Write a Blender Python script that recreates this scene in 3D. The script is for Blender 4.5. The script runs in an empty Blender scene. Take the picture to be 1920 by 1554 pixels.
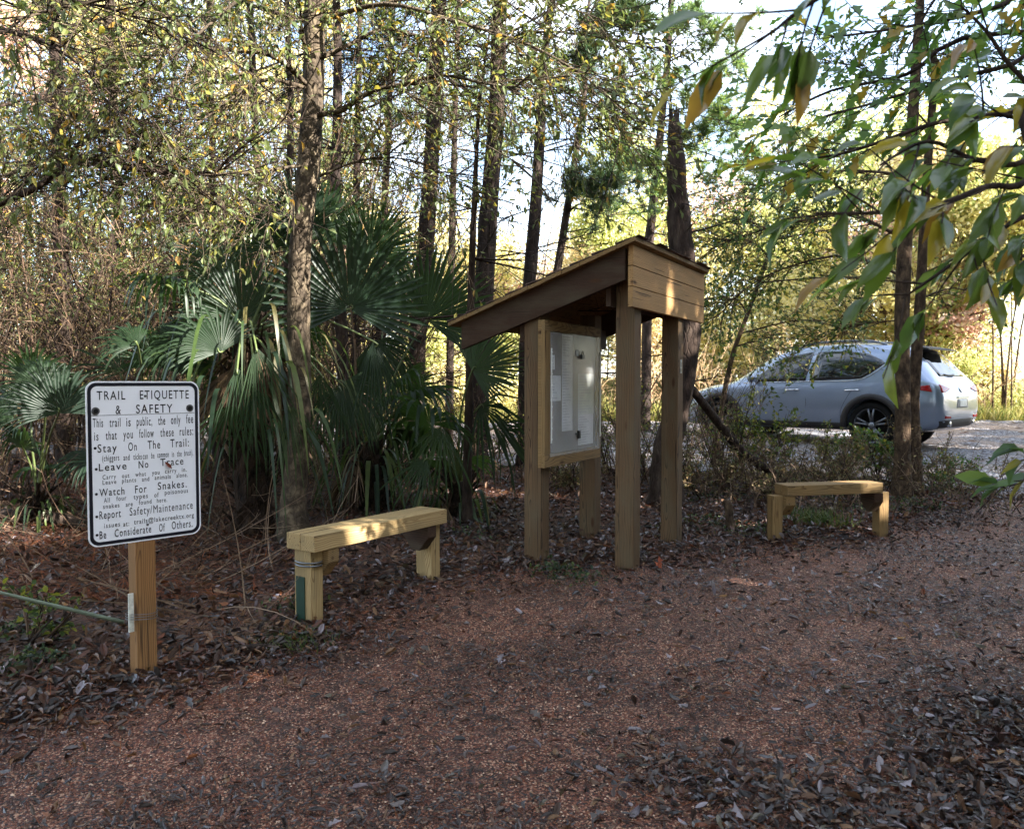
import bpy, bmesh, math, random
import numpy as np
from mathutils import Vector, Matrix, Euler
R = np.random.default_rng(7)
random.seed(7)
SC = bpy.context.scene
COL = SC.collection
PI = math.pi

# ---------------------------------------------------------------- camera model
FPX, PITCH, CAMH = 1500.0, math.radians(2.253), 1.48
_fw = np.array([0, math.cos(PITCH), -math.sin(PITCH)])
_up = np.array([0, math.sin(PITCH), math.cos(PITCH)])
_rt = np.array([1.0, 0, 0])

def gz(x, y):
    """height of the terrain"""
    x = np.asarray(x, float); y = np.asarray(y, float)
    z = 0.025 * np.clip(y, -5, 26) + 0.008 * np.clip(y - 26, 0, 400)
    z = z + 0.012 * np.sin(x * 1.7 + y * .6) * np.sin(y * 1.3 - x * .4) + 0.02 * np.sin(x * .5 + 1) * np.sin(y * .45)
    left = np.clip((-x - 1.2 + .12 * y) / 3, 0, 1) * np.clip((y - 3.6) / 3, 0, 1)
    z = z - .05 * left + .04 * left * np.sin(x * 2.3) * np.sin(y * 1.9)
    z = z + .9 * np.clip((y - 21) / 6, 0, 1) ** 2 * np.clip((20 - np.abs(x - 8)) / 14, 0, 1)
    return z

def W(px, py, d):
    """point of the place seen at (px, py) of the photograph at depth d metres"""
    r = _fw + (px - 960) / FPX * _rt - (py - 777) / FPX * _up
    p = r * (d / r[1])
    p[2] += CAMH
    return p

def G(px, py):
    """ground point seen at (px, py)"""
    lo, hi = .8, 120.0
    for _ in range(60):
        m = (lo + hi) / 2
        p = W(px, py, m)
        if p[2] > gz(p[0], p[1]): lo = m
        else: hi = m
    p = W(px, py, lo); p[2] = float(gz(p[0], p[1]))
    return p

# ---------------------------------------------------------------- mesh helpers
def nrm(a):
    a = np.asarray(a, float)
    return a / (np.linalg.norm(a, axis=-1, keepdims=True) + 1e-9)

def rv(n):
    return nrm(R.normal(size=(n, 3)))

class MB:
    """collects faces, builds ONE mesh object"""
    def __init__(self): self.V, self.F, self.n = [], [], 0
    def add(self, V, F, mi=0):
        V = np.asarray(V, float).reshape(-1, 3)
        if isinstance(F, (tuple,)):
            for f in F:
                self.F.append((np.asarray(f, int) + self.n, mi))
        else:
            self.F.append((np.asarray(F, int) + self.n, mi))
        self.V.append(V); self.n += len(V)
    def poly(self, V, mi=0):
        self.add(V, [list(range(len(V)))], mi)
    def box(self, lo, hi, mi=0):
        x0, y0, z0 = lo; x1, y1, z1 = hi
        V = [(x0,y0,z0),(x1,y0,z0),(x1,y1,z0),(x0,y1,z0),(x0,y0,z1),(x1,y0,z1),(x1,y1,z1),(x0,y1,z1)]
        self.add(V, [[0,3,2,1],[4,5,6,7],[0,1,5,4],[1,2,6,5],[2,3,7,6],[3,0,4,7]], mi)
    def mesh(self, name, mats, smooth=False):
        V = np.concatenate(self.V) if self.V else np.zeros((0, 3))
        me = bpy.data.meshes.new(name)
        me.vertices.add(len(V)); me.vertices.foreach_set('co', V.ravel())
        tot = np.concatenate([np.full(len(f), f.shape[1]) for f, _ in self.F])
        idx = np.concatenate([f.ravel() for f, _ in self.F])
        mi = np.concatenate([np.full(len(f), m) for f, m in self.F])
        st = np.concatenate([[0], np.cumsum(tot)[:-1]])
        me.loops.add(len(idx)); me.loops.foreach_set('vertex_index', idx.astype(np.int32))
        me.polygons.add(len(tot))
        me.polygons.foreach_set('loop_start', st.astype(np.int32))
        me.polygons.foreach_set('material_index', mi.astype(np.int32))
        me.polygons.foreach_set('use_smooth', np.full(len(tot), smooth))
        for m in (mats if isinstance(mats, (list, tuple)) else [mats]): me.materials.append(m)
        me.update(calc_edges=True); me.validate(verbose=False)
        return me
    def build(self, name, mats, parent=None, smooth=False, world=True):
        if parent is not None and world:
            off = np.array(parent.matrix_basis.translation)
            if parent.parent is not None: off = off + np.array(parent.parent.matrix_basis.translation)
            self.V = [v - off for v in self.V]
        o = bpy.data.objects.new(name, self.mesh(name, mats, smooth))
        COL.objects.link(o)
        if parent is not None: o.parent = parent
        return o

def tag(o, label=None, cat=None, group=None, kind=None):
    if label: o['label'] = label
    if cat: o['category'] = cat
    if group: o['group'] = group
    if kind: o['kind'] = kind
    return o

def thing(name, label, cat, loc=(0, 0, 0), rz=0, group=None):
    o = bpy.data.objects.new(name, None); COL.objects.link(o)
    o.empty_display_size = .1
    o.location = [float(v) for v in loc]; o.rotation_euler = (0, 0, rz)
    return tag(o, label, cat, group)

def tubes(P, D, L, B, r0, r1, nseg=3, ns=3):
    """many tapered curved tubes: P start, D direction, L length, B bend"""
    P, D, B = np.asarray(P, float), nrm(D), np.asarray(B, float)
    n = len(P); L = np.broadcast_to(L, n); r0 = np.broadcast_to(r0, n); r1 = np.broadcast_to(r1, n)
    t = np.linspace(0, 1, nseg + 1)
    C = P[:, None] + D[:, None] * (L[:, None] * t)[..., None] + B[:, None] * (L[:, None] * t ** 2)[..., None]
    ref = np.where(np.abs(D[:, 2:3]) > .9, np.array([[1., 0, 0]]), np.array([[0, 0, 1.]]))
    U = nrm(np.cross(D, ref)); Wv = np.cross(D, U)
    a = np.linspace(0, 2 * PI, ns, endpoint=False)
    ring = U[:, None] * np.cos(a)[None, :, None] + Wv[:, None] * np.sin(a)[None, :, None]
    rad = r0[:, None] * (1 - t) + r1[:, None] * t
    V = C[:, :, None] + ring[:, None] * rad[:, :, None, None]
    base = (np.arange(n) * (nseg + 1) * ns)[:, None, None]
    s = np.arange(nseg)[None, :, None] * ns; k = np.arange(ns)[None, None]; k2 = (k + 1) % ns
    F = np.stack([base + s + k, base + s + k2, base + s + ns + k2, base + s + ns + k], -1).reshape(-1, 4)
    return V.reshape(-1, 3), F

def path_tube(pts, rad, ns=8, rough=0.0, sub=1, caps=True):
    pts = np.asarray(pts, float); rad = np.asarray(rad, float)
    if sub > 1:                                            # smooth resampling
        k = np.arange(len(pts)); q = np.linspace(0, len(pts) - 1, (len(pts) - 1) * sub + 1)
        i = np.clip(np.floor(q).astype(int), 0, len(pts) - 2); u = (q - i)[:, None]
        p0 = pts[np.clip(i - 1, 0, None)]; p1 = pts[i]; p2 = pts[i + 1]; p3 = pts[np.clip(i + 2, None, len(pts) - 1)]
        rad = np.interp(q, k, rad)
        pts = .5 * (2 * p1 + (p2 - p0) * u + (2 * p0 - 5 * p1 + 4 * p2 - p3) * u ** 2 + (3 * p1 - p0 - 3 * p2 + p3) * u ** 3)
    T = nrm(np.gradient(pts, axis=0))
    u = np.cross(T[0], [0, 1, .01] if abs(T[0][1]) < .9 else [1, 0, 0]); u = u / np.linalg.norm(u)
    V = []
    a = np.linspace(0, 2 * PI, ns, endpoint=False)
    for i in range(len(pts)):
        u = u - T[i] * np.dot(u, T[i]); u = u / np.linalg.norm(u); w = np.cross(T[i], u)
        rr = rad[i] * (1 + rough * R.uniform(-1, 1, ns)) if rough else np.full(ns, rad[i])
        V.append(pts[i] + np.outer(np.cos(a) * rr, u) + np.outer(np.sin(a) * rr, w))
    V = np.concatenate(V); m = len(pts)
    k = np.arange(ns)
    F = np.concatenate([np.stack([s * ns + k, s * ns + (k + 1) % ns, (s + 1) * ns + (k + 1) % ns, (s + 1) * ns + k], -1) for s in range(m - 1)])
    out = [F]
    if caps and ns > 2:
        V = np.concatenate([V, pts[:1], pts[-1:]]); e = m * ns
        out.append(np.stack([(k + 1) % ns, k, np.full(ns, e)], -1))
        out.append(np.stack([(m - 1) * ns + k, (m - 1) * ns + (k + 1) % ns, np.full(ns, e + 1)], -1))
    return V, tuple(out)

# branch sets are dicts of arrays: P, D, L, B
def bset(P, D, L, B=None):
    P = np.asarray(P, float); D = nrm(D); L = np.broadcast_to(np.asarray(L, float), len(P)).copy()
    return dict(P=P, D=D, L=L, B=np.zeros_like(P) if B is None else np.asarray(B, float))

def on(b, i, t):
    L = b['L'][i]
    return b['P'][i] + b['D'][i] * (L * t)[:, None] + b['B'][i] * (L * t ** 2)[:, None]

def tang(b, i, t):
    return nrm(b['D'][i] + 2 * b['B'][i] * t[:, None])

def sprout(b, n, t0=.25, t1=1., ang=.9, lf=(.35, .6), up=0., bend=.25):
    m = len(b['P']) * n
    i = np.repeat(np.arange(len(b['P'])), n); t = R.uniform(t0, t1, m)
    T = tang(b, i, t)
    D = nrm(T + rv(m) * ang + np.array([0, 0, up]))
    L = b['L'][i] * R.uniform(*lf, m) * (1.15 - .5 * t)
    return bset(on(b, i, t), D, L, rv(m) * bend + np.array([0, 0, up * .3]))

def cat(*bs):
    return {k: np.concatenate([b[k] for b in bs]) for k in bs[0]}

TEMPL = {
 'quad': (np.array([(0,0,0),(.45,.5,.06),(1,0,0),(.45,-.5,.06)]), ([[0,3,2,1]],)),
 'needle': (np.array([(0,-.5,0),(0,.5,0),(1,0,-.12)]), ([[0,1,2]],)),
 'blade': (np.array([(0,-.4,0),(0,.4,0),(.5,.5,.0),(.5,-.5,.0),(1,0,-.25)]), ([[0,3,2,1]], [[3,4,2]])),
 'oval': (np.array([(0,0,0),(.3,0,-.05),(.68,0,-.07),(1,0,-.16),(.2,.34,.05),(.62,.5,.03),(.2,-.34,.05),(.62,-.5,.03)]),
          ([[1,2,5,4],[2,1,6,7]], [[0,1,4],[1,0,6],[2,3,5],[3,2,7]])),
 'long': (np.array([(0,0,0),(.3,0,-.02),(.68,0,-.09),(1,0,-.3),(.3,.46,.08),(.66,.42,-.01),(.3,-.46,.08),(.66,-.42,-.01)]),
          ([[1,2,5,4],[2,1,6,7]], [[0,1,4],[1,0,6],[2,3,5],[3,2,7]])),
 'lobed': (np.array([(0,0,0),(.3,0,-.04),(.55,0,-.05),(.8,0,-.1),(1,0,-.18),
                     (.2,.14,.03),(.36,.42,.09),(.48,.2,.02),(.66,.52,.06),(.76,.24,-.04),
                     (.2,-.14,.03),(.36,-.42,.09),(.48,-.2,.02),(.66,-.52,.06),(.76,-.24,-.04)]),
           ([[1,2,7,6],[2,3,9,8],[2,1,11,12],[3,2,13,14]],
            [[0,1,5],[1,6,5],[2,8,7],[3,4,9],[1,0,10],[1,10,11],[2,12,13],[4,3,14]])),
 'curl': (np.array([(0,0,.0),(.35,0,.10),(.7,0,.12),(1,0,.28),(.15,.3,.3),(.5,.48,.42),(.85,.3,.4),(.15,-.3,.22),(.5,-.48,.3),(.85,-.3,.42)]),
          ([[0,1,5,4],[1,2,6,5],[1,0,7,8],[2,1,8,9]], [[2,3,6],[3,2,9]])),
}
def leaves(mb, P, D, N, L, Wd, kind='quad', mi=0, curl=1.):
    T, FF = TEMPL[kind]
    n = len(P)
    D = nrm(D); S = nrm(np.cross(N, D)); N = np.cross(D, S)
    L = np.broadcast_to(L, n)[:, None, None]; Wd = np.broadcast_to(Wd, n)[:, None, None]
    c = np.broadcast_to(curl, n)[:, None, None]
    V = P[:, None] + D[:, None] * T[None, :, 0:1] * L + S[:, None] * T[None, :, 1:2] * Wd + N[:, None] * T[None, :, 2:3] * L * c
    k = len(T)
    out = []
    for f in FF:
        f = np.asarray(f)
        out.append((f[None] + (np.arange(n) * k)[:, None, None]).reshape(-1, f.shape[1]))
    mb.add(V.reshape(-1, 3), tuple(out), mi)

def foliate(mb, b, n, L=(.05, .09), asp=.45, kind='oval', mi=0, t0=.2, ang=1., droop=.3, curl=1.):
    m = len(b['P']) * n
    i = np.repeat(np.arange(len(b['P'])), n); t = R.uniform(t0, 1.02, m)
    D = nrm(tang(b, i, t) + rv(m) * ang + np.array([0, 0, -droop]))
    N = nrm(rv(m) * .9 + np.array([0, 0, 1.]))
    l = R.uniform(*L, m)
    leaves(mb, on(b, i, t), D, N, l, l * asp * R.uniform(.8, 1.2, m), kind, mi, curl)

# ---------------------------------------------------------------- materials
def lin(c):
    return tuple(((v / 255) / 12.92 if v / 255 <= .04045 else ((v / 255 + .055) / 1.055) ** 2.4) for v in c)

class NT:
    def __init__(self, name):
        self.m = bpy.data.materials.new(name); self.m.use_nodes = True
        self.t = self.m.node_tree; self.t.nodes.clear()
        self.out = self.n('ShaderNodeOutputMaterial')
    def n(self, typ, **kw):
        x = self.t.nodes.new(typ)
        for k, v in kw.items():
            if k.startswith('i_'): x.inputs[k[2:].replace('_', ' ')].default_value = v
            else: setattr(x, k, v)
        return x
    def l(self, a, b): self.t.links.new(a, b)
    def ramp(self, fac, stops, interp='LINEAR'):
        r = self.n('ShaderNodeValToRGB'); r.color_ramp.interpolation = interp
        e = r.color_ramp.elements
        while len(e) > 1: e.remove(e[-1])
        for k, (p, c) in enumerate(stops):
            q = e[0] if k == 0 else e.new(p)
            q.position = p; q.color = (*c[:3], 1)
        if fac is not None: self.l(fac, r.inputs[0])
        return r.outputs[0]
    def mix(self, fac, a, b, mode='MIX'):
        x = self.n('ShaderNodeMix', data_type='RGBA', blend_type=mode)
        for s, v in ((x.inputs[0], fac), (x.inputs[6], a), (x.inputs[7], b)):
            if hasattr(v, 'is_output'): self.l(v, s)
            elif isinstance(v, (int, float)): s.default_value = v
            else: s.default_value = (*v[:3], 1)
        return x.outputs[2]
    def math(self, op, a, b=0.):
        x = self.n('ShaderNodeMath', operation=op)
        for s, v in zip(x.inputs, (a, b)):
            if hasattr(v, 'is_output'): self.l(v, s)
            else: s.default_value = v
        return x.outputs[0]
    def noise(self, vec, scale, detail=4, rough=.55):
        x = self.n('ShaderNodeTexNoise'); x.inputs['Scale'].default_value = scale
        x.inputs['Detail'].default_value = detail; x.inputs['Roughness'].default_value = rough
        if vec is not None: self.l(vec, x.inputs['Vector'])
        return x
    def vmul(self, vec, s):
        x = self.n('ShaderNodeVectorMath', operation='MULTIPLY'); self.l(vec, x.inputs[0]); x.inputs[1].default_value = s
        return x.outputs[0]
    def coord(self, which='Object'): return self.n('ShaderNodeTexCoord').outputs[which]
    def bump(self, h, dist=.01, strength=1.):
        x = self.n('ShaderNodeBump'); x.inputs['Distance'].default_value = dist; x.inputs['Strength'].default_value = strength
        self.l(h, x.inputs['Height']); return x.outputs[0]
    def pbsdf(self, col, rough=.6, normal=None, spec=.5, metal=0., **kw):
        p = self.n('ShaderNodeBsdfPrincipled')
        if hasattr(col, 'is_output'): self.l(col, p.inputs['Base Color'])
        else: p.inputs['Base Color'].default_value = (*col[:3], 1)
        if hasattr(rough, 'is_output'): self.l(rough, p.inputs['Roughness'])
        else: p.inputs['Roughness'].default_value = rough
        p.inputs['Specular IOR Level'].default_value = spec; p.inputs['Metallic'].default_value = metal
        for k, v in kw.items(): p.inputs[k.replace('_', ' ')].default_value = v
        if normal is not None: self.l(normal, p.inputs['Normal'])
        return p
    def done(self, sh):
        self.l(sh.outputs[0] if hasattr(sh, 'outputs') else sh, self.out.inputs[0]); return self.m

def leaf_mat(name, cols, trans=.4, rough=.5, spec=.4, tcol=1.25, tb=.7, vs=.55):
    m = NT(name)
    g = m.n('ShaderNodeNewGeometry')
    k = len(cols)
    c = m.ramp(g.outputs['Random Per Island'], [(i / k, lin(q)) for i, q in enumerate(cols)], 'CONSTANT')
    nz = m.noise(m.coord(), 14, 2)
    c = m.mix(vs, c, m.ramp(nz.outputs[0], [(.25, (.45, .45, .45)), (.75, (1.25, 1.2, 1.1))]), 'MULTIPLY')
    p = m.pbsdf(c, rough, spec=spec)
    if trans <= 0: return m.done(p)
    t = m.n('ShaderNodeBsdfTranslucent')
    m.l(m.mix(1., c, (tcol, tcol, tcol * tb), 'MULTIPLY'), t.inputs[0])
    x = m.n('ShaderNodeMixShader'); x.inputs[0].default_value = trans
    m.l(p.outputs[0], x.inputs[1]); m.l(t.outputs[0], x.inputs[2])
    return m.done(x)

def bark_mat(name, a, b, c, scale=9, stretch=.22, dist=.02):
    m = NT(name); v = m.vmul(m.coord(), (1, 1, stretch))
    n1 = m.noise(v, scale, 6, .65); n2 = m.noise(m.coord(), 3, 3)
    col = m.ramp(n1.outputs[0], [(.3, lin(a)), (.52, lin(b)), (.75, lin(c))])
    col = m.mix(.5, col, m.ramp(n2.outputs[0], [(.3, (.55, .55, .55)), (.7, (1.2, 1.2, 1.15))]), 'MULTIPLY')
    vo = m.n('ShaderNodeTexVoronoi'); vo.inputs['Scale'].default_value = scale * 1.7; vo.feature = 'DISTANCE_TO_EDGE'
    m.l(v, vo.inputs['Vector'])
    h = m.math('ADD', n1.outputs[0], m.math('MULTIPLY', m.math('MINIMUM', vo.outputs['Distance'], .15), 4.))
    return m.done(m.pbsdf(col, .9, m.bump(h, dist), .2))

def wood_mat(name, light, dark, weather=.35, rough=.75, green=.0):
    m = NT(name); co = m.coord(); oi = m.n('ShaderNodeObjectInfo')
    rnd = m.n('ShaderNodeVectorMath', operation='SCALE'); 
    cr = m.n('ShaderNodeCombineXYZ'); m.l(oi.outputs['Random'], cr.inputs[0]); m.l(m.math('MULTIPLY', oi.outputs['Random'], 1.7), cr.inputs[1]); m.l(m.math('FRACT', m.math('MULTIPLY', oi.outputs['Random'], 7.3)), cr.inputs[2])
    off = m.vmul(cr.outputs[0], (20., .05, .05))
    add = m.n('ShaderNodeVectorMath', operation='ADD'); m.l(co, add.inputs[0]); m.l(off, add.inputs[1])
    v = add.outputs[0]
    nz = m.noise(m.vmul(v, (.9, 3., 3.)), 1.6, 3, .5)
    sx = m.n('ShaderNodeSeparateXYZ'); m.l(v, sx.inputs[0])
    y = m.math('ADD', m.math('ADD', sx.outputs[1], .035), m.math('MULTIPLY', m.math('SUBTRACT', nz.outputs[0], .5), .16))
    z = m.math('ADD', m.math('SUBTRACT', sx.outputs[2], .05), m.math('MULTIPLY', m.math('SUBTRACT', nz.outputs[1] if False else nz.outputs[0], .5), .1))
    r = m.math('SQRT', m.math('ADD', m.math('MULTIPLY', y, y), m.math('MULTIPLY', z, z)))
    ring = m.math('FRACT', m.math('MULTIPLY', r, 95.))
    fine = m.noise(m.vmul(v, (3., 120., 120.)), 1., 2)
    c = m.ramp(ring, [(0., lin(light)), (.55, lin(light)), (.9, lin(dark)), (1., lin(light))])
    c = m.mix(.35, c, m.ramp(fine.outputs[0], [(.3, (.6, .6, .6)), (.7, (1.2, 1.2, 1.2))]), 'MULTIPLY')
    blot = m.noise(m.vmul(v, (2., 6., 6.)), 1.5, 4)
    c = m.mix(m.ramp(blot.outputs[0], [(.45, (0, 0, 0)), (.75, (weather,) * 3)]), c, lin((96, 92, 74)))
    vo = m.n('ShaderNodeTexVoronoi'); vo.inputs['Scale'].default_value = 1.; m.l(m.vmul(v, (2.1, 7., 7.)), vo.inputs['Vector'])
    c = m.mix(m.ramp(vo.outputs['Distance'], [(.06, (1, 1, 1)), (.13, (0, 0, 0))]), c, lin((70, 45, 25)))
    ck = m.noise(m.vmul(v, (1.1, 55., 55.)), 1.3, 2, .4)
    c = m.mix(m.ramp(ck.outputs[0], [(.665, (0, 0, 0)), (.70, (.85,) * 3)]), c, lin((44, 31, 22)))
    return m.done(m.pbsdf(c, rough, m.bump(m.math('ADD', ring, fine.outputs[0]), .0015, .6), .25))

def plain(name, col, rough=.6, metal=0., spec=.5, var=.12, scale=20, **kw):
    m = NT(name)
    nz = m.noise(m.coord(), scale, 4)
    c = m.mix(1., lin(col), m.ramp(nz.outputs[0], [(.3, (1 - var,) * 3), (.7, (1 + var,) * 3)]), 'MULTIPLY')
    return m.done(m.pbsdf(c, rough, None, spec, metal, **kw))

def cells(m, co, scale, cols, warp=.5):
    nz = m.noise(co, scale * .45, 2)
    sb = m.n('ShaderNodeVectorMath', operation='SCALE'); sb.inputs['Scale'].default_value = warp / scale
    m.l(nz.outputs[1], sb.inputs[0])
    ad = m.n('ShaderNodeVectorMath', operation='ADD'); m.l(co, ad.inputs[0]); m.l(sb.outputs[0], ad.inputs[1])
    vo = m.n('ShaderNodeTexVoronoi'); vo.inputs['Scale'].default_value = scale; m.l(ad.outputs[0], vo.inputs['Vector'])
    sx = m.n('ShaderNodeSeparateColor'); m.l(vo.outputs['Color'], sx.inputs[0])
    k = len(cols)
    return m.ramp(sx.outputs[0], [(i / k, lin(q)) for i, q in enumerate(cols)], 'CONSTANT'), vo.outputs['Distance'], sx.outputs[1]
# ---------------------------------------------------------------- material library
M = {}
M['wood_new'] = wood_mat('pale treated pine', (174, 148, 104), (122, 93, 58), .45)
M['wood_mid'] = wood_mat('treated pine', (142, 114, 75), (94, 69, 42), .4)
M['wood_gable'] = wood_mat('golden gable pine', (176, 138, 92), (134, 100, 64), .3)
M['wood_post'] = wood_mat('brown sign post pine', (146, 106, 66), (100, 68, 40), .2)
M['wood_old'] = wood_mat('weathered pine', (104, 81, 57), (56, 40, 28), .5)
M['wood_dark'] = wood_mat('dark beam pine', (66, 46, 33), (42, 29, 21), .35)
M['bark_grey'] = bark_mat('grey bark', (36, 31, 27), (84, 73, 61), (144, 129, 106), 11, .7, .008)
M['bark_pine'] = bark_mat('pine bark', (28, 24, 23), (62, 51, 46), (96, 80, 72), 9, .3, .012)
M['bark_dark'] = bark_mat('dark bark', (26, 20, 18), (62, 50, 44), (92, 80, 70), 14, .3, .008)
M['bark_tan'] = bark_mat('tan bark', (38, 30, 25), (84, 68, 55), (134, 112, 88), 18, .5, .006)
M['twig_brown'] = leaf_mat('brown twigs', [(88, 70, 58), (66, 54, 47), (112, 92, 76), (132, 112, 95), (54, 44, 39)], 0, .85, .15)
M['twig_tan'] = leaf_mat('tan twigs', [(190, 160, 125), (160, 130, 100), (205, 180, 145), (140, 115, 90)], 0, .85, .15)
M['steel'] = plain('galvanised steel', (120, 121, 124), .45, .9)
M['black'] = plain('black plastic', (20, 20, 22), .4)
M['white_paint'] = plain('white paint', (228, 228, 222), .5)

# ---------------------------------------------------------------- wooden beam parts
def beam(parent, name, size, loc, mat, rot=(0, 0, 0), bev=.004):
    """a sawn timber, its length along its own X"""
    bm = bmesh.new(); bmesh.ops.create_cube(bm, size=1)
    for v in bm.verts: v.co = Vector((v.co.x * size[0], v.co.y * size[1], v.co.z * size[2]))
    if bev: bmesh.ops.bevel(bm, geom=bm.edges[:], offset=bev, segments=2, affect='EDGES', profile=.6)
    me = bpy.data.meshes.new(name); bm.to_mesh(me); bm.free(); me.materials.append(mat)
    o = bpy.data.objects.new(name, me); COL.objects.link(o)
    o.location = loc; o.rotation_euler = rot; o.parent = parent
    return o

def prism(parent, name, poly, thick, loc, rot, mat, bev=.003):
    """an outline in its own XZ plane, given thickness along its own Y"""
    bm = bmesh.new()
    vs = [bm.verts.new((x, -thick / 2, z)) for x, z in poly]
    f = bm.faces.new(vs)
    e = bmesh.ops.extrude_face_region(bm, geom=[f])
    for v in [g for g in e['geom'] if isinstance(g, bmesh.types.BMVert)]: v.co.y += thick
    bmesh.ops.recalc_face_normals(bm, faces=bm.faces[:])
    if bev: bmesh.ops.bevel(bm, geom=bm.edges[:], offset=bev, segments=2, affect='EDGES')
    me = bpy.data.meshes.new(name); bm.to_mesh(me); bm.free(); me.materials.append(mat)
    o = bpy.data.objects.new(name, me); COL.objects.link(o)
    o.location = loc; o.rotation_euler = rot; o.parent = parent
    return o
UP = (0, -PI / 2, 0)

# ---------------------------------------------------------------- the kiosk
KA = np.array([.815, 5.53]); KR = math.atan2(-.488, .873)
kz0 = .12
kiosk = thing('trail_kiosk', 'wooden trail kiosk with slanted roof on four posts and a locked notice case', 'kiosk', (KA[0], KA[1], kz0), KR)
def kz(z): return z - kz0
def kground(u, v):
    return float(gz(KA[0] + .873 * u + .488 * v, KA[1] - .488 * u + .873 * v)) - kz0
SL = .345; ang = math.atan(SL); LV = 1.685
def rtop(u): return 2.405 + SL * u
for (u, v, top, mt) in ((-.075, .164, 2.30, 'wood_old'), (-.755, .06, 2.05, 'wood_old'), (-.755, 1.05, 2.05, 'wood_old'), (-.075, 1.167, 2.30, 'wood_old')):
    g = kground(u, v) - .1
    beam(kiosk, 'post', (kz(top) - g, .14, .14), (u, v, (kz(top) + g) / 2), M[mt], UP, .008)
for v in (-.031, LV - .03):
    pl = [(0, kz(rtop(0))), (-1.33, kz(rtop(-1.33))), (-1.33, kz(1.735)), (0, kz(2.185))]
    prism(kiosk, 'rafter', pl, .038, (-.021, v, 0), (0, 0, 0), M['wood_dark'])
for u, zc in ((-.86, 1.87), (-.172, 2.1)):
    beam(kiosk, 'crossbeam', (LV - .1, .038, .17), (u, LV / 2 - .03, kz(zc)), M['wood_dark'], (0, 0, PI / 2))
# fascia of three boards
mb = MB()
for k in range(3):
    z0 = 1.998 + k * .1405
    mb.box((-.0, -.052, kz(z0)), (.036 + .001 * k, LV, kz(z0 + .137)))
f = mb.mesh('fascia', M['wood_gable'])
fo = bpy.data.objects.new('fascia', f); COL.objects.link(fo); fo.parent = kiosk
# lay its local X along the boards
for vv in f.vertices: x, y, z = vv.co; vv.co = (y, -x, z)
fo.rotation_euler = (0, 0, PI / 2)
bpy_b = fo.modifiers.new('edge', 'BEVEL'); bpy_b.width = .004; bpy_b.segments = 2
# roof deck boards and shingles
mb = MB(); n = 11; u0, u1 = -1.435, .075
for k in range(n):
    a, b = u0 + (u1 - u0) * k / n + .002, u0 + (u1 - u0) * (k + 1) / n - .002
    e0 = -.11 + R.uniform(-.006, .006); e1 = LV + .01
    V = []
    for (uu, dz) in ((a, .003), (b, .003), (b, .03), (a, .03)):
        for vv in (e0, e1): V.append((vv, -uu, kz(rtop(uu) + dz)))
    mb.add(V, [[0, 1, 3, 2], [2, 3, 5, 4], [4, 5, 7, 6], [6, 7, 1, 0], [0, 2, 4, 6], [1, 7, 5, 3]])
ro = mb.build('roof', M['wood_mid'], None); ro.parent = kiosk; ro.rotation_euler = (0, 0, PI / 2)
mb = MB(); rows = 9
for k in range(rows):
    a, b = u0 - .012 + (u1 + .03 - u0) * k / rows, u0 - .012 + (u1 + .03 - u0) * (k + 1.25) / rows
    b = min(b, u1 + .02); nn = 9
    for q in range(nn):
        v0, v1 = -.108 + (LV + .13) * q / nn + .003, -.108 + (LV + .13) * (q + 1) / nn - .003
        j = R.uniform(-.008, .008) + (R.uniform(-.012, .012) if k == rows - 1 else 0); t0, t1 = .033, .049 + R.uniform(0, .006)
        V = [(a + j, v0, kz(rtop(a + j) + t1)), (b + j, v0, kz(rtop(b + j) + t0)), (b + j, v1, kz(rtop(b + j) + t0)), (a + j, v1, kz(rtop(a + j) + t1))]
        V = V + [(x, y, z - (.010 if i in (0, 3) else .0025)) for i, (x, y, z) in enumerate(V)]
        # thick at its lower end
        mb.add(V, [[0, 1, 2, 3], [7, 6, 5, 4], [0, 4, 5, 1], [1, 5, 6, 2], [2, 6, 7, 3], [3, 7, 4, 0]])
m = NT('asphalt shingle'); nz = m.noise(m.coord(), 160, 2); n2 = m.noise(m.coord(), 5, 3)
c = m.mix(.6, m.ramp(nz.outputs[0], [(.35, lin((52, 42, 40))), (.65, lin((112, 92, 86)))]), m.ramp(n2.outputs[0], [(.3, (.6, .6, .6)), (.7, (1.2,) * 3)]), 'MULTIPLY')
M['shingle'] = m.done(m.pbsdf(c, .95, m.bump(nz.outputs[0], .003), .2))
sh = mb.build('shingles', M['shingle'], None); sh.parent = ro; sh.rotation_euler = (0, 0, -PI / 2)

# notice case
BU0, BU1, BV0, BV1, BZ0, BZ1 = -.6845, -.628, -.06, .965, kz(.862), kz(1.935)
case = MB()
case.box((BU0, BV0, BZ0), (BU1 - .03, BV1, BZ1))
co = case.build('notice_case', [M['wood_mid']], None); co.parent = kiosk
w = .075
beam(co, 'frame', (BV1 - BV0, .0298, w), (BU1 - .015, (BV0 + BV1) / 2, BZ1 - w / 2), M['wood_mid'], (0, 0, PI / 2), .003)
beam(co, 'frame', (BV1 - BV0, .0298, w + .02), (BU1 - .0145, (BV0 + BV1) / 2, BZ0 + w / 2 + .01), M['wood_mid'], (0, 0, PI / 2), .003)
zz0, zz1 = BZ0 + w + .021, BZ1 - w - .001
for v in (BV0 + .045, BV1 - .03):
    beam(co, 'frame', (zz1 - zz0, .09 if v < .3 else .06, .0298), (BU1 - .0155, v, (zz0 + zz1) / 2), M['wood_mid'], (0, -PI / 2, 0), .003)
M['pinboard'] = plain('grey beige pinboard', (128, 119, 112), .9, 0, .2, .12, 6)
iv0, iv1 = BV0 + .091, BV1 - .061
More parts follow.
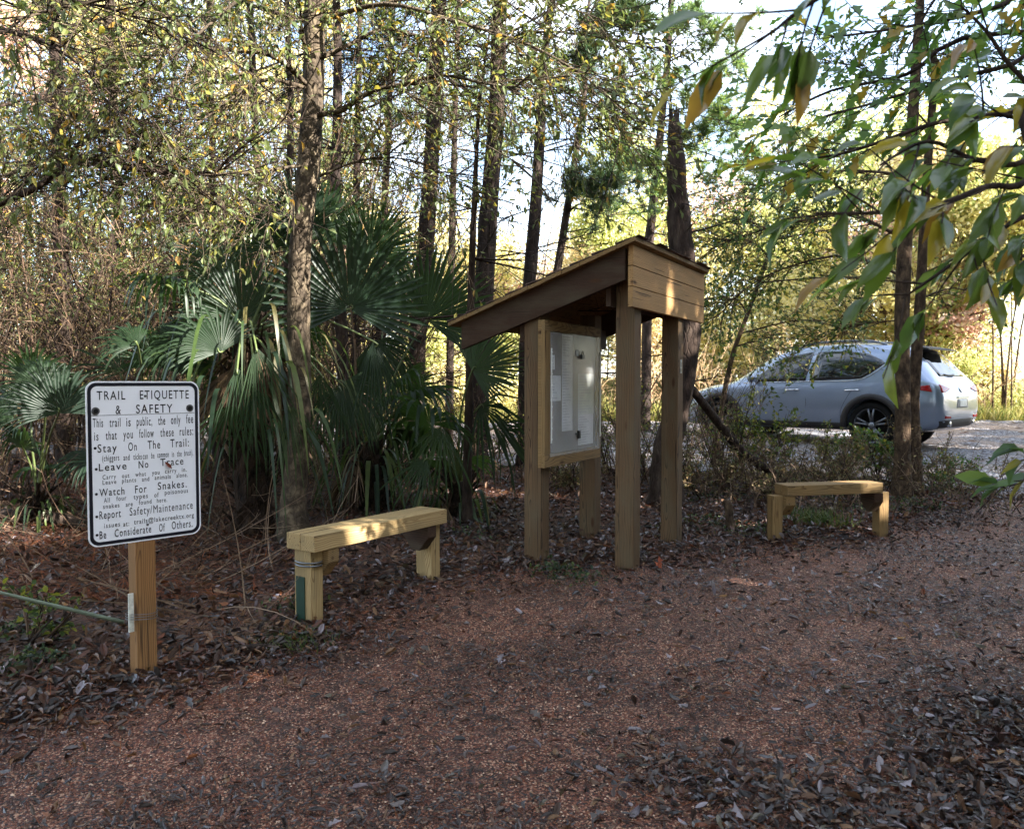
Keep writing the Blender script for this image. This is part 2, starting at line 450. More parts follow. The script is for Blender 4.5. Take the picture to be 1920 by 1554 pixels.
mb = MB(); mb.box((BU1 - .0295, iv0, zz0), (BU1 - .022, iv1, zz1)); b_ = mb.build('pinboard', M['pinboard'], None); b_.parent = co
# papers: v fraction, z fraction, width, height
M['paper'] = plain('white paper', (232, 232, 236), .7, 0, .3, .04)
M['ink'] = plain('faded print', (186, 188, 194), .8)
M['paper_map'] = plain('pale map sheet', (216, 220, 214), .7, 0, .3, .08, 9)
SPB = (iv1 - iv0); HH = zz1 - zz0
papers = [(.05, .69, .08, .12, 0), (.02, .43, .23, .21, 0), (.27, .17, .22, .62, 0), (.27, .79, .22, .2, 0), (.60, .30, .36, .36, 1), (.60, .03, .35, .27, 0)]
for k, (fv, fz, fw, fh, mp) in enumerate(papers):
    mb = MB(); x = BU1 - .0212 + .0004 * k
    v0, v1, z0, z1 = iv0 + fv * SPB, iv0 + (fv + fw) * SPB, zz0 + fz * HH, zz0 + (fz + fh) * HH
    mb.add([(x, v0, z0), (x, v1, z0), (x, v1, z1), (x, v0, z1)], [[0, 1, 2, 3]], 0)
    nl = max(2, int((z1 - z0) / .022))
    for q in range(nl):
        zc = z1 - (q + 1) * (z1 - z0) / (nl + 1); e = v0 + .012 + R.uniform(.3, .95) * (v1 - v0 - .024)
        mb.add([(x + .0003, v0 + .012, zc - .003), (x + .0003, e, zc - .003), (x + .0003, e, zc + .003), (x + .0003, v0 + .012, zc + .003)], [[0, 1, 2, 3]], 1)
    p = mb.build('notice', [M['paper_map' if mp else 'paper'], M['ink']], None); p.parent = co
# two clear doors
m = NT('scuffed clear acrylic')
nz = m.noise(m.coord(), 3, 4)
tr = m.n('ShaderNodeBsdfTransparent'); gl = m.pbsdf((.75, .78, .8), .12, None, .6)
x = m.n('ShaderNodeMixShader'); m.l(m.ramp(nz.outputs[0], [(.3, (.12,) * 3), (.7, (.28,) * 3)]), x.inputs[0]); m.l(tr.outputs[0], x.inputs[1]); m.l(gl.outputs[0], x.inputs[2])
M['acrylic'] = m.done(x)
dv0, dv1, dz0, dz1 = BV0 + .085, BV1 - .02, BZ0 + .075, BZ1 - .08
mid = (dv0 + dv1) / 2 + .02
for a, b in ((dv0, mid - .002), (mid + .002, dv1)):
    mb = MB(); mb.box((BU1 + .002, a, dz0), (BU1 + .007, b, dz1)); d = mb.build('case_door', M['acrylic'], None); d.parent = co
    hv = a + .004 if a == dv0 else b - .004
    mb = MB()
    mb.box((BU1 + .0072, hv - .007, dz0 + .1), (BU1 + .012, hv + .007, dz1 - .12))
    for q in range(9):
        zc = dz0 + .13 + q * (dz1 - dz0 - .28) / 8
        mb.box((BU1 + .0122, hv - .009, zc - .004), (BU1 + .0145, hv + .009, zc + .004))
    hg = mb.build('hinge', M['white_paint'], None); hg.parent = d
def padlock(v, z, s=1.):
    mb = MB()
    mb.box((BU1 + .012, v - .024 * s, z - .022 * s), (BU1 + .03, v + .024 * s, z + .012 * s), 0)
    a = np.linspace(0, PI, 9)
    pts = np.stack([np.full(9, BU1 + .021), v + np.cos(a) * .016 * s, z + .012 * s + np.sin(a) * .026 * s], 1)
    mb.add(*path_tube(pts, np.full(9, .004), 6), 1)
    o = mb.build('padlock', [M['black'], M['steel']], None); o.parent = co
    mb = MB(); mb.box((BU1 + .0072, mid - .05, z - .002), (BU1 + .0115, mid - .005, z + .045), 0); h = mb.build('hasp', M['steel'], None); h.parent = o
padlock(mid + .05, dz1 - .165)
mb = MB(); mb.box((BU1 + .0072, mid - .02, dz0 + .11), (BU1 + .028, mid + .004, dz0 + .17)); mb.box((BU1 + .0072, mid - .05, dz0 + .135), (BU1 + .016, mid - .022, dz0 + .155))
o = mb.build('latch', M['black'], None); o.parent = co
# small tag on far right post
mb = MB(); mb.box((-.0045, 1.145, kz(1.56)), (-.002, 1.19, kz(1.67)), 0); mb.box((-.0018, 1.155, kz(1.61)), (-.0008, 1.18, kz(1.65)), 1); mb.box((-.0018, 1.155, kz(1.572)), (-.0008, 1.18, kz(1.60)), 1)
o = mb.build('post_tag', [M['steel'], M['black']], None); o.parent = kiosk

# ---------------------------------------------------------------- benches
def bench(name, label, A, B, seat_w, seat_t, over, h, leg, wood, rev=1):
    """A, B: ground points of the two legs; the seat lies along A-B"""
    A = np.array(A); B = np.array(B); mid_ = (A + B) / 2; d = B - A; Ln = np.linalg.norm(d[:2]); rz = math.atan2(d[1], d[0])
    g = min(A[2], B[2])
    t = thing(name, label, 'bench', (mid_[0], mid_[1], g), rz, 'pine benches beside the trail')
    gm = {0: A[2] - g, 1: B[2] - g}
    L2 = Ln / 2 + over
    for k in (-1, 1):
        beam(t, 'seat', (2 * L2, seat_w / 2 - .002, seat_t), (0, k * seat_w / 4, h - seat_t / 2), M[wood], (0, 0, 0), .006)
    for k in (-1, 1):
        z0 = gm[0 if k < 0 else 1] - .1; z1 = h - seat_t - .001
        beam(t, 'leg', (z1 - z0, leg * 1.5 if leg == .09 else leg, .09), (k * Ln / 2, 0, (z0 + z1) / 2), M[wood], UP, .005)
        y = seat_w / 2 - .008
        poly = [(-y, -.002), (y, -.002), (y, -.075), (y - .075, -.165), (-y + .075, -.165), (-y, -.075)]
        prism(t, 'bracket', poly, .085, (k * (Ln / 2 - .0885), 0, z1), (0, 0, PI / 2), M['wood_dark' if k > 0 else 'wood_mid'])
    return t, Ln, h, L2
A_, B_ = G(580, 1166), G(803, 1086)
lb, lL, lh, lO = bench('bench', 'pale pine bench with pipe clamp on its near leg, beside the trail sign', A_, B_, .235, .094, .06, .515, .09, 'wood_new')
# green strip and pipe clamp on the near leg (towards the camera: -X end)
mb = MB(); mb.box((-lL / 2 - .0515, -.02, .0), (-lL / 2 - .0465, .05, .27)); M['green'] = plain('dark green paint', (16, 52, 38), .5)
o = mb.build('green_strip', M['green'], None); o.parent = lb
mb = MB(); a = np.linspace(0, 2 * PI, 17)
pts = np.stack([-lL / 2 + np.cos(a) * .062, .0 + np.sin(a) * .086, np.full(17, .335)], 1)
for dz in (0, .018): mb.add(*path_tube(pts + [0, 0, dz], np.full(17, .006), 6))
o = mb.build('pipe_clamp', M['steel'], None, True); o.parent = lb
A_, B_ = G(1452, 1014), G(1650, 1006)
rb, rL, rh, rO = bench('bench', 'honey coloured pine bench with grey pipe at its leg, before the brush and parked car', A_, B_, .2, .086, -.055, .475, .092, 'wood_mid')
mb = MB(); mb.add(*path_tube([(rL / 2 + .075, .05, -.05), (rL / 2 + .075, .05, .34)], [.018, .018], 10))
M['pipe'] = plain('grey pipe', (90, 94, 98), .5)
o = mb.build('pipe', M['pipe'], None, True); o.parent = rb
mb = MB(); mb.add(*path_tube([(rL / 2 + .075, .05, .185), (rL / 2 + .075, .05, .205)], [.0215, .0215], 10)); o2 = mb.build('pipe_band', M['white_paint'], None, True); o2.parent = o


# ---------------------------------------------------------------- the trail sign
SA = math.radians(46); sdep = 3.78
sp = G(270, 1262)
sign = thing('trail_sign', 'white metal trail etiquette sign with black border on a wooden post', 'sign', (sp[0], sp[1], sp[2]), SA)
SWd, SHt = .515, .745
sz1 = CAMH + .008 - sp[2]; sz0 = sz1 - SHt
scx = .008                                              # panel centre along its own X, post at 0
py_ = -.047                                              # panel plane in front of the post
beam(sign, 'post', (sz1 - .12 + .1, .092, .092), (0, 0, (sz1 - .12 - .1) / 2), M['wood_post'], UP, .005)
def rrect(w, h, r, n=8):
    out = []
    for cx, cz, a0 in ((w - r, h - r, 0), (-w + r, h - r, PI / 2), (-w + r, -h + r, PI), (w - r, -h + r, 1.5 * PI)):
        for k in range(n + 1): a = a0 + PI / 2 * k / n; out.append((cx + r * math.cos(a), cz + r * math.sin(a)))
    return out
cz = (sz0 + sz1) / 2
M['sign_white'] = plain('reflective white sheeting', (236, 238, 244), .35, 0, .5, .05, 4)
M['sign_black'] = plain('sign black', (14, 16, 30), .45)
M['leaf_red'] = leaf_mat('russet leaf', [(118, 60, 48), (104, 56, 46)], .1)
def flat(poly, y, th, mi, mb, ox=scx, oz=cz):
    n = len(poly); V = [(x + ox, y, z + oz) for x, z in poly] + [(x + ox, y - th, z + oz) for x, z in poly]
    mb.add(V, [[n + k for k in range(n)]], mi); mb.add(V, [list(range(n))[::-1]], mi)
    mb.add(V, [[k, n + k, n + (k + 1) % n, (k + 1) % n] for k in range(n)], mi)
mb = MB(); flat(rrect(SWd / 2, SHt / 2, .045), py_, .003, 0, mb)
panel = mb.build('panel', M['sign_white'], None); panel.parent = sign
mb = MB()
o_, i_ = rrect(SWd / 2 - .007, SHt / 2 - .007, .039), rrect(SWd / 2 - .022, SHt / 2 - .022, .028)
n = len(o_); y = py_ - .0042
V = [(x + scx, y, z + cz) for x, z in o_] + [(x + scx, y, z + cz) for x, z in i_]
mb.add(V, [[k, (k + 1) % n, n + (k + 1) % n, n + k] for k in range(n)])
bd = mb.build('border', M['sign_black'], None); bd.parent = panel
# lettering, word by word; coordinates read off an enlargement of the sign, undone by its four corners
QC = [(163, 153), (1097, 163), (1117, 1322), (183, 1428)]
def homog(src, dst):
    A = []; b = []
    for (x, y), (u, v) in zip(src, dst):
        A.append([x, y, 1, 0, 0, 0, -u * x, -u * y]); b.append(u)
        A.append([0, 0, 0, x, y, 1, -v * x, -v * y]); b.append(v)
    h = np.linalg.solve(np.array(A, float), np.array(b, float)); return np.append(h, 1).reshape(3, 3)
HM = homog(QC, [(-SWd / 2, SHt / 2), (SWd / 2, SHt / 2), (SWd / 2, -SHt / 2), (-SWd / 2, -SHt / 2)])
def q2s(x, y):
    p = HM @ np.array([x, y, 1.]); return p[0] / p[2], p[1] / p[2]
fc = bpy.data.curves.new('tmp_text', 'FONT'); fo_ = bpy.data.objects.new('tmp_text', fc); COL.objects.link(fo_)
fc.resolution_u = 3
def word(mb, s, xl, xr, yb, ht, yr=None):
    """s from xl to xr, baseline at yb (enlargement pixels), capital height ht"""
    x0, z0 = q2s(xl, yb); x1, _ = q2s(xr, yb); _, z1 = q2s(xl, yb - ht)
    fc.body = s; fc.size = 1; fc.space_character = 1.22; fc.offset = 0 if 'M' in s else .006
    bpy.context.view_layer.update()
    me = fo_.to_mesh(); V = np.array([v.co[:] for v in me.vertices]); F = [list(p.vertices) for p in me.polygons]; fo_.to_mesh_clear()
    if not len(V): return
    wx = V[:, 0].max() - V[:, 0].min(); cap = .70
    X = (V[:, 0] - V[:, 0].min()) / wx * (x1 - x0) + x0; Z = V[:, 1] / cap * (z1 - z0) + z0
    P = np.stack([X + scx, np.full(len(X), py_ - .0042), Z + cz], 1)
    by = {}
    for f in F: by.setdefault(len(f), []).append(f)
    mb.add(P, tuple(np.array(v) for v in by.values()))
def dot(mb, x, y, r):
    a, b = q2s(x, y); k = 12
    mb.add([(a + scx + r * math.cos(2 * PI * q / k), py_ - .0042, b + cz + r * math.sin(2 * PI * q / k)) for q in range(k)], [list(range(k))])
LINES = [
 (67, [("TRAIL", 258, 492, 295), ("ETIQUETTE", 612, 1015, 293)]),
 (66, [("&", 412, 455, 404), ("SAFETY", 580, 880, 400)]),
 (68, [("This", 225, 308, 503), ("trail", 362, 452, 501), ("is", 500, 535, 498), ("public,", 585, 712, 495), ("the", 762, 820, 490), ("only", 868, 945, 485), ("fee", 993, 1050, 479)]),
 (66, [("is", 235, 270, 603), ("that", 330, 420, 598), ("you", 475, 553, 591), ("follow", 605, 725, 586), ("these", 780, 890, 580), ("rules:", 940, 1050, 573)]),
 (63, [("Stay", 262, 420, 695), ("On", 515, 585, 684), ("The", 675, 778, 672), ("Trail:", 862, 1015, 662)]),
 (46, [("(chiggers", 300, 440, 762), ("and", 475, 525, 757), ("ticks", 557, 625, 753), ("can", 635, 675, 749), ("be", 705, 730, 745), ("common", 755, 848, 740), ("in", 875, 892, 736), ("the", 918, 955, 733), ("brush).", 977, 1050, 728)]),
 (56, [("Leave", 272, 500, 836), ("No", 600, 680, 818), ("Trace", 780, 970, 803)]),
 (34, [("Carry", 302, 412, 900), ("out", 462, 522, 891), ("what", 572, 660, 882), ("you", 710, 772, 870), ("carry", 818, 912, 860), ("in.", 957, 997, 850)]),
 (34, [("Leave", 302, 415, 940), ("plants", 462, 578, 929), ("and", 627, 687, 919), ("animals", 732, 865, 908), ("alone.", 912, 1005, 894)]),
 (58, [("Watch", 275, 482, 1030), ("For", 570, 665, 1008), ("Snakes.", 758, 997, 985)]),
 (36, [("All", 312, 360, 1078), ("four", 415, 497, 1066), ("types", 557, 675, 1054), ("of", 728, 765, 1042), ("poisonous", 815, 1008, 1024)]),
 (34, [("snakes", 305, 440, 1124), ("are", 492, 550, 1110), ("found", 600, 705, 1097), ("here.", 750, 835, 1084)]),
 (62, [("Report", 275, 452, 1204), ("Safety/Maintenance", 525, 1048, 1180)]),
 (37, [("issues", 312, 445, 1272), ("at:", 470, 520, 1262), ("trails@lakecreektx.org", 560, 1058, 1247)]),
 (60, [("Be", 275, 330, 1356), ("Considerate", 400, 703, 1342), ("Of", 768, 815, 1306), ("Others.", 873, 1045, 1290)]),
]
# (long words follow the line they stand on: the baseline is taken at their left end)
mb = MB()
for ht, ws in LINES:
    for (s, xl, xr, yb) in ws: word(mb, s, xl, xr, yb, ht)
for x, y in ((242, 662), (250, 822), (250, 1012), (252, 1185), (254, 1326)): dot(mb, x, y, .0062)
a, b = q2s(208, 416), q2s(1062, 402)
mb.add([(a[0] + scx, py_ - .0042, a[1] + cz), (b[0] + scx, py_ - .0042, b[1] + cz), (b[0] + scx, py_ - .0042, b[1] + cz + .0018), (a[0] + scx, py_ - .0042, a[1] + cz + .0018)], [[0, 1, 2, 3]])
bpy.data.objects.remove(fo_); bpy.data.curves.remove(fc)
lt = mb.build('lettering', M['sign_black'], None); lt.parent = panel
for x, y in ((247, 380), (1022, 365)):
    a, b = q2s(x, y); mb = MB()
    for r, th, mi in ((.0175, .0052, 0), (.010, .009, 1)):
        k = 16
        flat([(r * math.cos(2 * PI * q / k), r * math.sin(2 * PI * q / k)) for q in range(k)], py_ - .003, th - .003, mi, mb, a + scx, b + cz)
    o = mb.build('bolt', [M['steel'], M['black']], None); o.parent = panel
for x, y in ((655, 270), (672, 1250)):
    a, b = q2s(x, y); mb = MB(); k = 10
    flat([(.006 * math.cos(2 * PI * q / k), .006 * math.sin(2 * PI * q / k)) for q in range(k)], py_ - .003, .003, 0, mb, a + scx, b + cz)
    o = mb.build('rivet', M['steel'], None); o.parent = panel
# white plate wired to the side of the post
mb = MB(); mb.box((-.075, -.03, .22), (-.052, -.022, .40)); pt_ = mb.build('marker_plate', plain('chipped white plate', (206, 206, 196), .6, 0, .3, .3, 40), None); pt_.parent = sign
mb = MB(); a = np.linspace(0, 2 * PI, 17)
for dz in (0, .012, .024): mb.add(*path_tube(np.stack([np.cos(a) * .07 - .006, np.sin(a) * .066, .275 + dz + .004 * np.sin(a * 2)], 1), np.full(17, .0015), 5))
o = mb.build('wire', M['steel'], pt_, True, False)
sm = Matrix.Translation(sign.location) @ Matrix.Rotation(SA, 4, 'Z')
a, b = q2s(840, 795)
lp = np.array(sm @ Vector((a + scx - .016, py_ - .0075, b + cz + .016)))
ax = np.array(sm.to_3x3() @ Vector((.7, -.12, -.7))); ny = np.array(sm.to_3x3() @ Vector((.1, -1, 0)))
mb = MB(); leaves(mb, lp[None], ax[None], ny[None], np.array([.05]), np.array([.016]), 'oval')
tag(mb.build('fallen_leaf', M['leaf_red']), 'small russet leaf stuck to the face of the white trail sign', 'leaf')
# ---------------------------------------------------------------- the parked car
rw = W(1637, 842, 13.7); rw[2] = float(gz(rw[0], rw[1]))
cy_ = math.radians(133)                                   # heading of its nose (+X of its own frame)
CL = 4.72
hd = np.array([math.cos(cy_), math.sin(cy_)]); lf = np.array([-hd[1], hd[0]])   # left side of the car faces the camera
XR, XF, HWt = 1.02, 3.76, .80                              # axle positions from the tail, half track
CS_ = 1.075
org = rw[:2] - (hd * XR + lf * HWt) * CS_
car = thing('parked_car', 'silver crossover car parked on the gravel beyond the right bench, seen from its rear left', 'car', (org[0], org[1], rw[2] + .01), cy_); car.scale = (CS_,) * 3
m = NT('silver paint'); nz = m.noise(m.coord(), 900, 1)
p = m.pbsdf(m.ramp(nz.outputs[0], [(.4, lin((126, 138, 158))), (.6, lin((150, 163, 185)))]), .28, None, .5, .55); p.inputs['Coat Weight'].default_value = .9; p.inputs['Coat Roughness'].default_value = .04
M['paint'] = m.done(p)
M['glass'] = plain('tinted car glass', (14, 18, 20), .04, 0, .9, 0)
M['cladding'] = plain('grey black cladding', (46, 44, 46), .6)
M['tyre'] = plain('tyre rubber', (24, 24, 25), .85, 0, .2)
M['alloy'] = plain('dark alloy', (120, 124, 130), .3, .8)
M['well'] = plain('wheel well', (10, 10, 10), .9)
M['tail_red'] = plain('red lamp glass', (150, 14, 20), .15)
M['chrome'] = plain('chrome trim', (220, 222, 226), .15, 1.)
# stations: x from tail, half width at sill, half width at belt, z sill, z belt, z top, half width at roof edge
ST = [(-.02, .62, .70, .50, .78, .80, .60), (.0, .72, .80, .42, .86, .90, .70), (.05, .80, .86, .38, 1.00, 1.04, .74), (.12, .86, .90, .34, 1.06, 1.12, .70), (.3, .90, .92, .30, 1.10, 1.34, .66),
      (.52, .91, .925, .30, 1.11, 1.60, .62), (.72, .915, .93, .30, 1.11, 1.655, .615), (1.1, .92, .93, .30, 1.10, 1.69, .615), (1.6, .915, .925, .28, 1.07, 1.71, .62), (2.1, .91, .92, .28, 1.05, 1.70, .62), (2.5, .91, .92, .28, 1.04, 1.66, .61),
      (2.85, .91, .92, .28, 1.03, 1.57, .60), (3.2, .91, .92, .28, 1.02, 1.36, .62), (3.5, .91, .92, .28, 1.01, 1.14, .66), (3.68, .91, .92, .28, .99, 1.05, .68), (3.95, .91, .915, .28, .95, 1.03, .66), (4.25, .90, .90, .28, .89, .98, .62), (4.5, .85, .84, .28, .80, .90, .55), (4.66, .72, .72, .32, .68, .76, .45), (4.72, .58, .6, .4, .58, .64, .4)]
def ring(s):
    x, ws, wb, z0, zb, zt, wr = s
    h = zb - z0
    half = [(0, z0 - .02), (ws * .80, z0 - .02), (ws * .97, z0 + .03), (ws * 1.0, z0 + .22 * h), (wb * 1.015, z0 + .45 * h), (wb * 1.01, z0 + .68 * h), (wb * .99, zb - .06 * h), (wb * .965, zb),
            (wb * .965 + (wr - wb * .965) * .5 + .02, zb + (zt - zb) * .55), (wr, zb + (zt - zb) * .90), (wr * .86, zt - .01 * (zt > 1.2)), (wr * .45, zt + .012), (0, zt + .018)]
    return [(x, y, z) for y, z in half] + [(x, -y, z) for y, z in half[-2:0:-1]]
rings = [ring(s) for s in ST]; NR = len(rings[0]); HALF = 12
mb = MB(); V = np.array([p for r in rings for p in r]); F = []; glassL = []; rear = []; wind = []
for i in range(len(rings) - 1):
    for k in range(NR): F.append([i * NR + k, i * NR + (k + 1) % NR, (i + 1) * NR + (k + 1) % NR, (i + 1) * NR + k])
mb.add(V, F)
mb.add(V, [list(range(NR))[::-1]]); mb.add(V, [[(len(rings) - 1) * NR + k for k in range(NR)]])
body = mb.build('body', [M['paint'], M['cladding']], None, True); body.parent = car
bm = bmesh.new(); bm.from_mesh(body.data); bmesh.ops.remove_doubles(bm, verts=bm.verts[:], dist=1e-5); bmesh.ops.recalc_face_normals(bm, faces=bm.faces[:]); bm.to_mesh(body.data); bm.free()
sd = body.modifiers.new('smooth', 'SUBSURF'); sd.levels = 2; sd.render_levels = 2
def cutter(x, r, name):
    bm = bmesh.new(); bmesh.ops.create_cone(bm, cap_ends=True, segments=40, radius1=r, radius2=r, depth=2.6, matrix=Matrix.Translation((x, 0, .38)) @ Matrix.Rotation(PI / 2, 4, 'X'))
    me = bpy.data.meshes.new(name); bm.to_mesh(me); bm.free(); o = bpy.data.objects.new(name, me); COL.objects.link(o); return o
cs = []
for x in (XR, XF):
    c_ = cutter(x, .415, 'tmp'); c_.parent = car; cs.append(c_)
    bo = body.modifiers.new('arch', 'BOOLEAN'); bo.operation = 'DIFFERENCE'; bo.object = c_; bo.solver = 'EXACT'
bpy.context.view_layer.update(); dg = bpy.context.evaluated_depsgraph_get()
me = bpy.data.meshes.new_from_object(body.evaluated_get(dg)); body.modifiers.clear(); body.data = me
me.polygons.foreach_set('use_smooth', [True] * len(me.polygons))
for c_ in cs: bpy.data.objects.remove(c_)
# surface lookup on the body, for parts that lie on it
from mathutils.bvhtree import BVHTree
bvh = BVHTree.FromPolygons([v.co[:] for v in me.vertices], [p.vertices[:] for p in me.polygons])
def onside(x, z, s, off):
    h = bvh.ray_cast(Vector((x, 1.6 * s, z)), Vector((0, -s, 0)))
    return np.array((x, (h[0].y if h[0] else .9 * s) + off * s, z))
def onrear(y, z, off):
    h = bvh.ray_cast(Vector((-1, y, z)), Vector((1, 0, 0)))
    return np.array(((h[0].x if h[0] else .1) - off, y, z))
def patch(poly, fn, off, name, mat, parent=car, thick=.012, n=10, smooth=True):
    """a panel that follows the body: its outline is filled with a grid and laid on the body"""
    poly = np.array(poly, float); k = len(poly); c0 = poly.mean(0); rings_ = [poly * t + c0 * (1 - t) for t in (1, .985, .75, .5, .25, .02)]
    V = []; F = []
    for j, r in enumerate(rings_):
        for (a, b) in r: V.append(fn(a, b, off if j else off - thick))
    for j in range(len(rings_) - 1):
        for q in range(k): F.append([j * k + q, j * k + (q + 1) % k, (j + 1) * k + (q + 1) % k, (j + 1) * k + q])
    mb = MB(); mb.add(V, F); o = mb.build(name, mat, None, smooth); o.parent = parent
    return o
def dense(poly, n=6):
    out = []
    for a, b in zip(poly, poly[1:] + poly[:1]):
        for t in np.linspace(0, 1, n, endpoint=False): out.append((a[0] + (b[0] - a[0]) * t, a[1] + (b[1] - a[1]) * t))
    return out
for s in (1, -1):
    fn = lambda a, b, off, s=s: onside(a, b, s, off)
    patch(dense([(3.22, 1.06), (2.62, 1.50), (2.15, 1.575), (2.08, 1.57), (2.13, 1.08)]), fn, .006, 'side_window', M['glass'])
    patch(dense([(2.07, 1.08), (2.03, 1.57), (1.55, 1.58), (1.15, 1.52), (.93, 1.42), (.85, 1.36), (1.05, 1.20), (1.2, 1.11)]), fn, .006, 'side_window', M['glass'])
    # belt trim
    mb = MB(); pts = [onside(x, z, s, .006) for x, z in ((3.3, 1.045), (2.6, 1.06), (2.0, 1.075), (1.3, 1.09), (1.02, 1.19), (.84, 1.35))]
    mb.add(*path_tube(pts, np.full(6, .008), 6, sub=4)); o = mb.build('window_trim', M['chrome'], None, True); o.parent = car
    for x in (2.35, 1.32):
        pts = [onside(x + .12, .925, s, -.002), onside(x + .08, .93, s, .032), onside(x - .08, .935, s, .034), onside(x - .12, .93, s, -.002)]
        mb = MB(); mb.add(*path_tube(pts, [.012, .014, .014, .012], 8, sub=4)); o = mb.build('door_handle', M['chrome'], None, True); o.parent = car
    # door seams
    for xs in ([(3.3, 1.03), (3.32, .7), (3.2, .38)], [(2.1, 1.05), (2.1, .7), (2.08, .36)], [(1.22, 1.08), (1.38, .85), (1.5, .6), (1.5, .4)]):
        mb = MB(); mb.add(*path_tube([onside(a, b, s, -.001) for a, b in xs], np.full(len(xs), .004), 5, sub=5)); o = mb.build('door_seam', M['well'], None, True); o.parent = car
    # sill cladding and chrome strip
    patch(dense([(3.32, .30), (3.3, .40), (1.5, .40), (1.46, .30)], 9), fn, .02, 'sill', M['cladding'], thick=.03)
    # arch cladding
    for x in (XR, XF):
        mb = MB(); V = []; F = []; A = np.linspace(-.12, PI + .12, 25)
        for a in A:
            for r, off in ((.41, -.06), (.41, .022), (.49, .022), (.50, -.002)):
                px_, pz_ = x + r * math.cos(a), .38 + r * math.sin(a); V.append(onside(x + .47 * math.cos(a), max(.3, .38 + .47 * math.sin(a)), s, off) * [0, 1, 0] + [px_, 0, pz_])
        for i in range(len(A) - 1):
            for k in range(3): F.append([i * 4 + k, i * 4 + k + 1, i * 4 + 5 + k, i * 4 + 4 + k])
        mb.add(V, F); o = mb.build('wheel_arch', M['cladding'], None, True); o.parent = car
        # wheel
        yc = HWt * s
        wh = MB(); rr = [(.275, .10), (.33, .115), (.362, .10), (.375, .06), (.375, -.06), (.362, -.10), (.33, -.115), (.275, -.10)]; k = 40; V = []; F = []
        for q in range(k):
            a = 2 * PI * q / k
            for r, dy in rr: V.append((x + r * math.cos(a), yc + s * dy, .375 + r * math.sin(a)))
        m_ = len(rr)
        for q in range(k):
            for j in range(m_): F.append([q * m_ + j, q * m_ + (j + 1) % m_, ((q + 1) % k) * m_ + (j + 1) % m_, ((q + 1) % k) * m_ + j])
        wh.add(V, F); w_ = wh.build('wheel', M['tyre'], None, True); w_.parent = car
        rm = MB(); V = []; F = []
        for q in range(k):
            a = 2 * PI * q / k
            for r, dy in ((.28, .10), (.262, .092), (.25, -.02), (.25, -.09)): V.append((x + r * math.cos(a), yc + s * dy, .375 + r * math.sin(a)))
        for q in range(k):
            for j in range(3): F.append([q * 4 + j, q * 4 + j + 1, ((q + 1) % k) * 4 + j + 1, ((q + 1) % k) * 4 + j])
        rm.add(V, F)
        for q in range(5):
            for da in (-.13, .13):
                a = 2 * PI * q / 5 + .3; p0 = np.array((x + .05 * math.cos(a + da), yc + s * .07, .375 + .05 * math.sin(a + da))); p1 = np.array((x + .265 * math.cos(a + da * 1.3), yc + s * .09, .375 + .265 * math.sin(a + da * 1.3)))
                rm.add(*path_tube([p0, (p0 + p1) / 2 + [0, s * .01, 0], p1], [.02, .016, .017], 6))
        rm.add(*path_tube([(x, yc + s * .05, .375), (x, yc + s * .09, .375)], [.06, .05], 14))
        o = rm.build('rim', M['alloy'], None, True); o.parent = w_
        mb = MB(); mb.add(*path_tube([(x, yc - s * .13, .38), (x, yc - s * .12, .38)], [.41, .41], 24)); o = mb.build('wheel_well', M['well'], None); o.parent = car
    # roof rail
    zr = [bvh.ray_cast(Vector((x, .5 * s, 3)), Vector((0, 0, -1)))[0].z for x in (.95, 1.2, 1.7, 2.2, 2.45)]
    pts = [(x, .5 * s, z + dz) for x, z, dz in zip((.95, 1.2, 1.7, 2.2, 2.45), zr, (0, .05, .055, .05, 0))]
    mb = MB(); mb.add(*path_tube(pts, np.full(5, .018), 8, sub=4)); o = mb.build('roof_rail', M['alloy'], None, True); o.parent = car
    # mirror
    b_ = onside(3.05, 1.08, s, 0)
    mb = MB(); mb.add(*path_tube([b_, b_ + [0, .09 * s, .03], b_ + [.02, .17 * s, .05], b_ + [.02, .24 * s, .04]], [.03, .05, .075, .03], 10, sub=3)); o = mb.build('wing_mirror', M['paint'], None, True); o.parent = car
    # lamps
    fnr = lambda a, b, off: onrear(a, b, off)
    patch(dense([(.44 * s, .965), (.62 * s, 1.0), (.80 * s, 1.03), (.80 * s, .90), (.66 * s, .91)]), fnr, .008, 'tail_lamp', M['tail_red'])
    patch(dense([(.16, 1.02), (.34, .99), (.30, .94), (.12, .91)]), fn, .012, 'tail_lamp', M['tail_red'])
    patch(dense([(.5 * s, .545), (.7 * s, .55), (.7 * s, .51), (.5 * s, .505)]), fnr, .012, 'rear_reflector', M['tail_red'])
    patch(dense([(4.35, .80), (4.52, .74), (4.58, .66), (4.42, .66)]), fn, .012, 'headlight', M['glass'])
    mb = MB(); mb.add(*path_tube([onrear(.52 * s, .42, .03), onrear(.52 * s, .42, -.1)], [.045, .045], 14)); o = mb.build('exhaust_pipe', M['chrome'], None, True); o.parent = car
fnr = lambda a, b, off: onrear(a, b, off)
patch(dense([(-.56, 1.15), (.56, 1.15), (.50, 1.53), (-.50, 1.53)]), fnr, .006, 'rear_window', M['glass'])
mb = MB(); V = []
for y in np.linspace(-.6, .6, 9):
    e = 1 - (abs(y) / .6) ** 4 * .5
    V += [(.30 - .03 * e, y, 1.585), (.55, y, 1.645), (.55, y, 1.61), (.30 - .03 * e, y, 1.565)]
mb.add(V, [[q * 4 + a, q * 4 + (a + 1) % 4, q * 4 + 4 + (a + 1) % 4, q * 4 + 4 + a] for q in range(8) for a in range(4)] ); mb.add(V, [[0, 1, 2, 3], [35, 34, 33, 32]])
o = mb.build('spoiler', M['cladding'], None); o.parent = car
pts = [onrear(.0, 1.17, .02), onrear(.2, 1.165, .022), onrear(.36, 1.18, .02)]
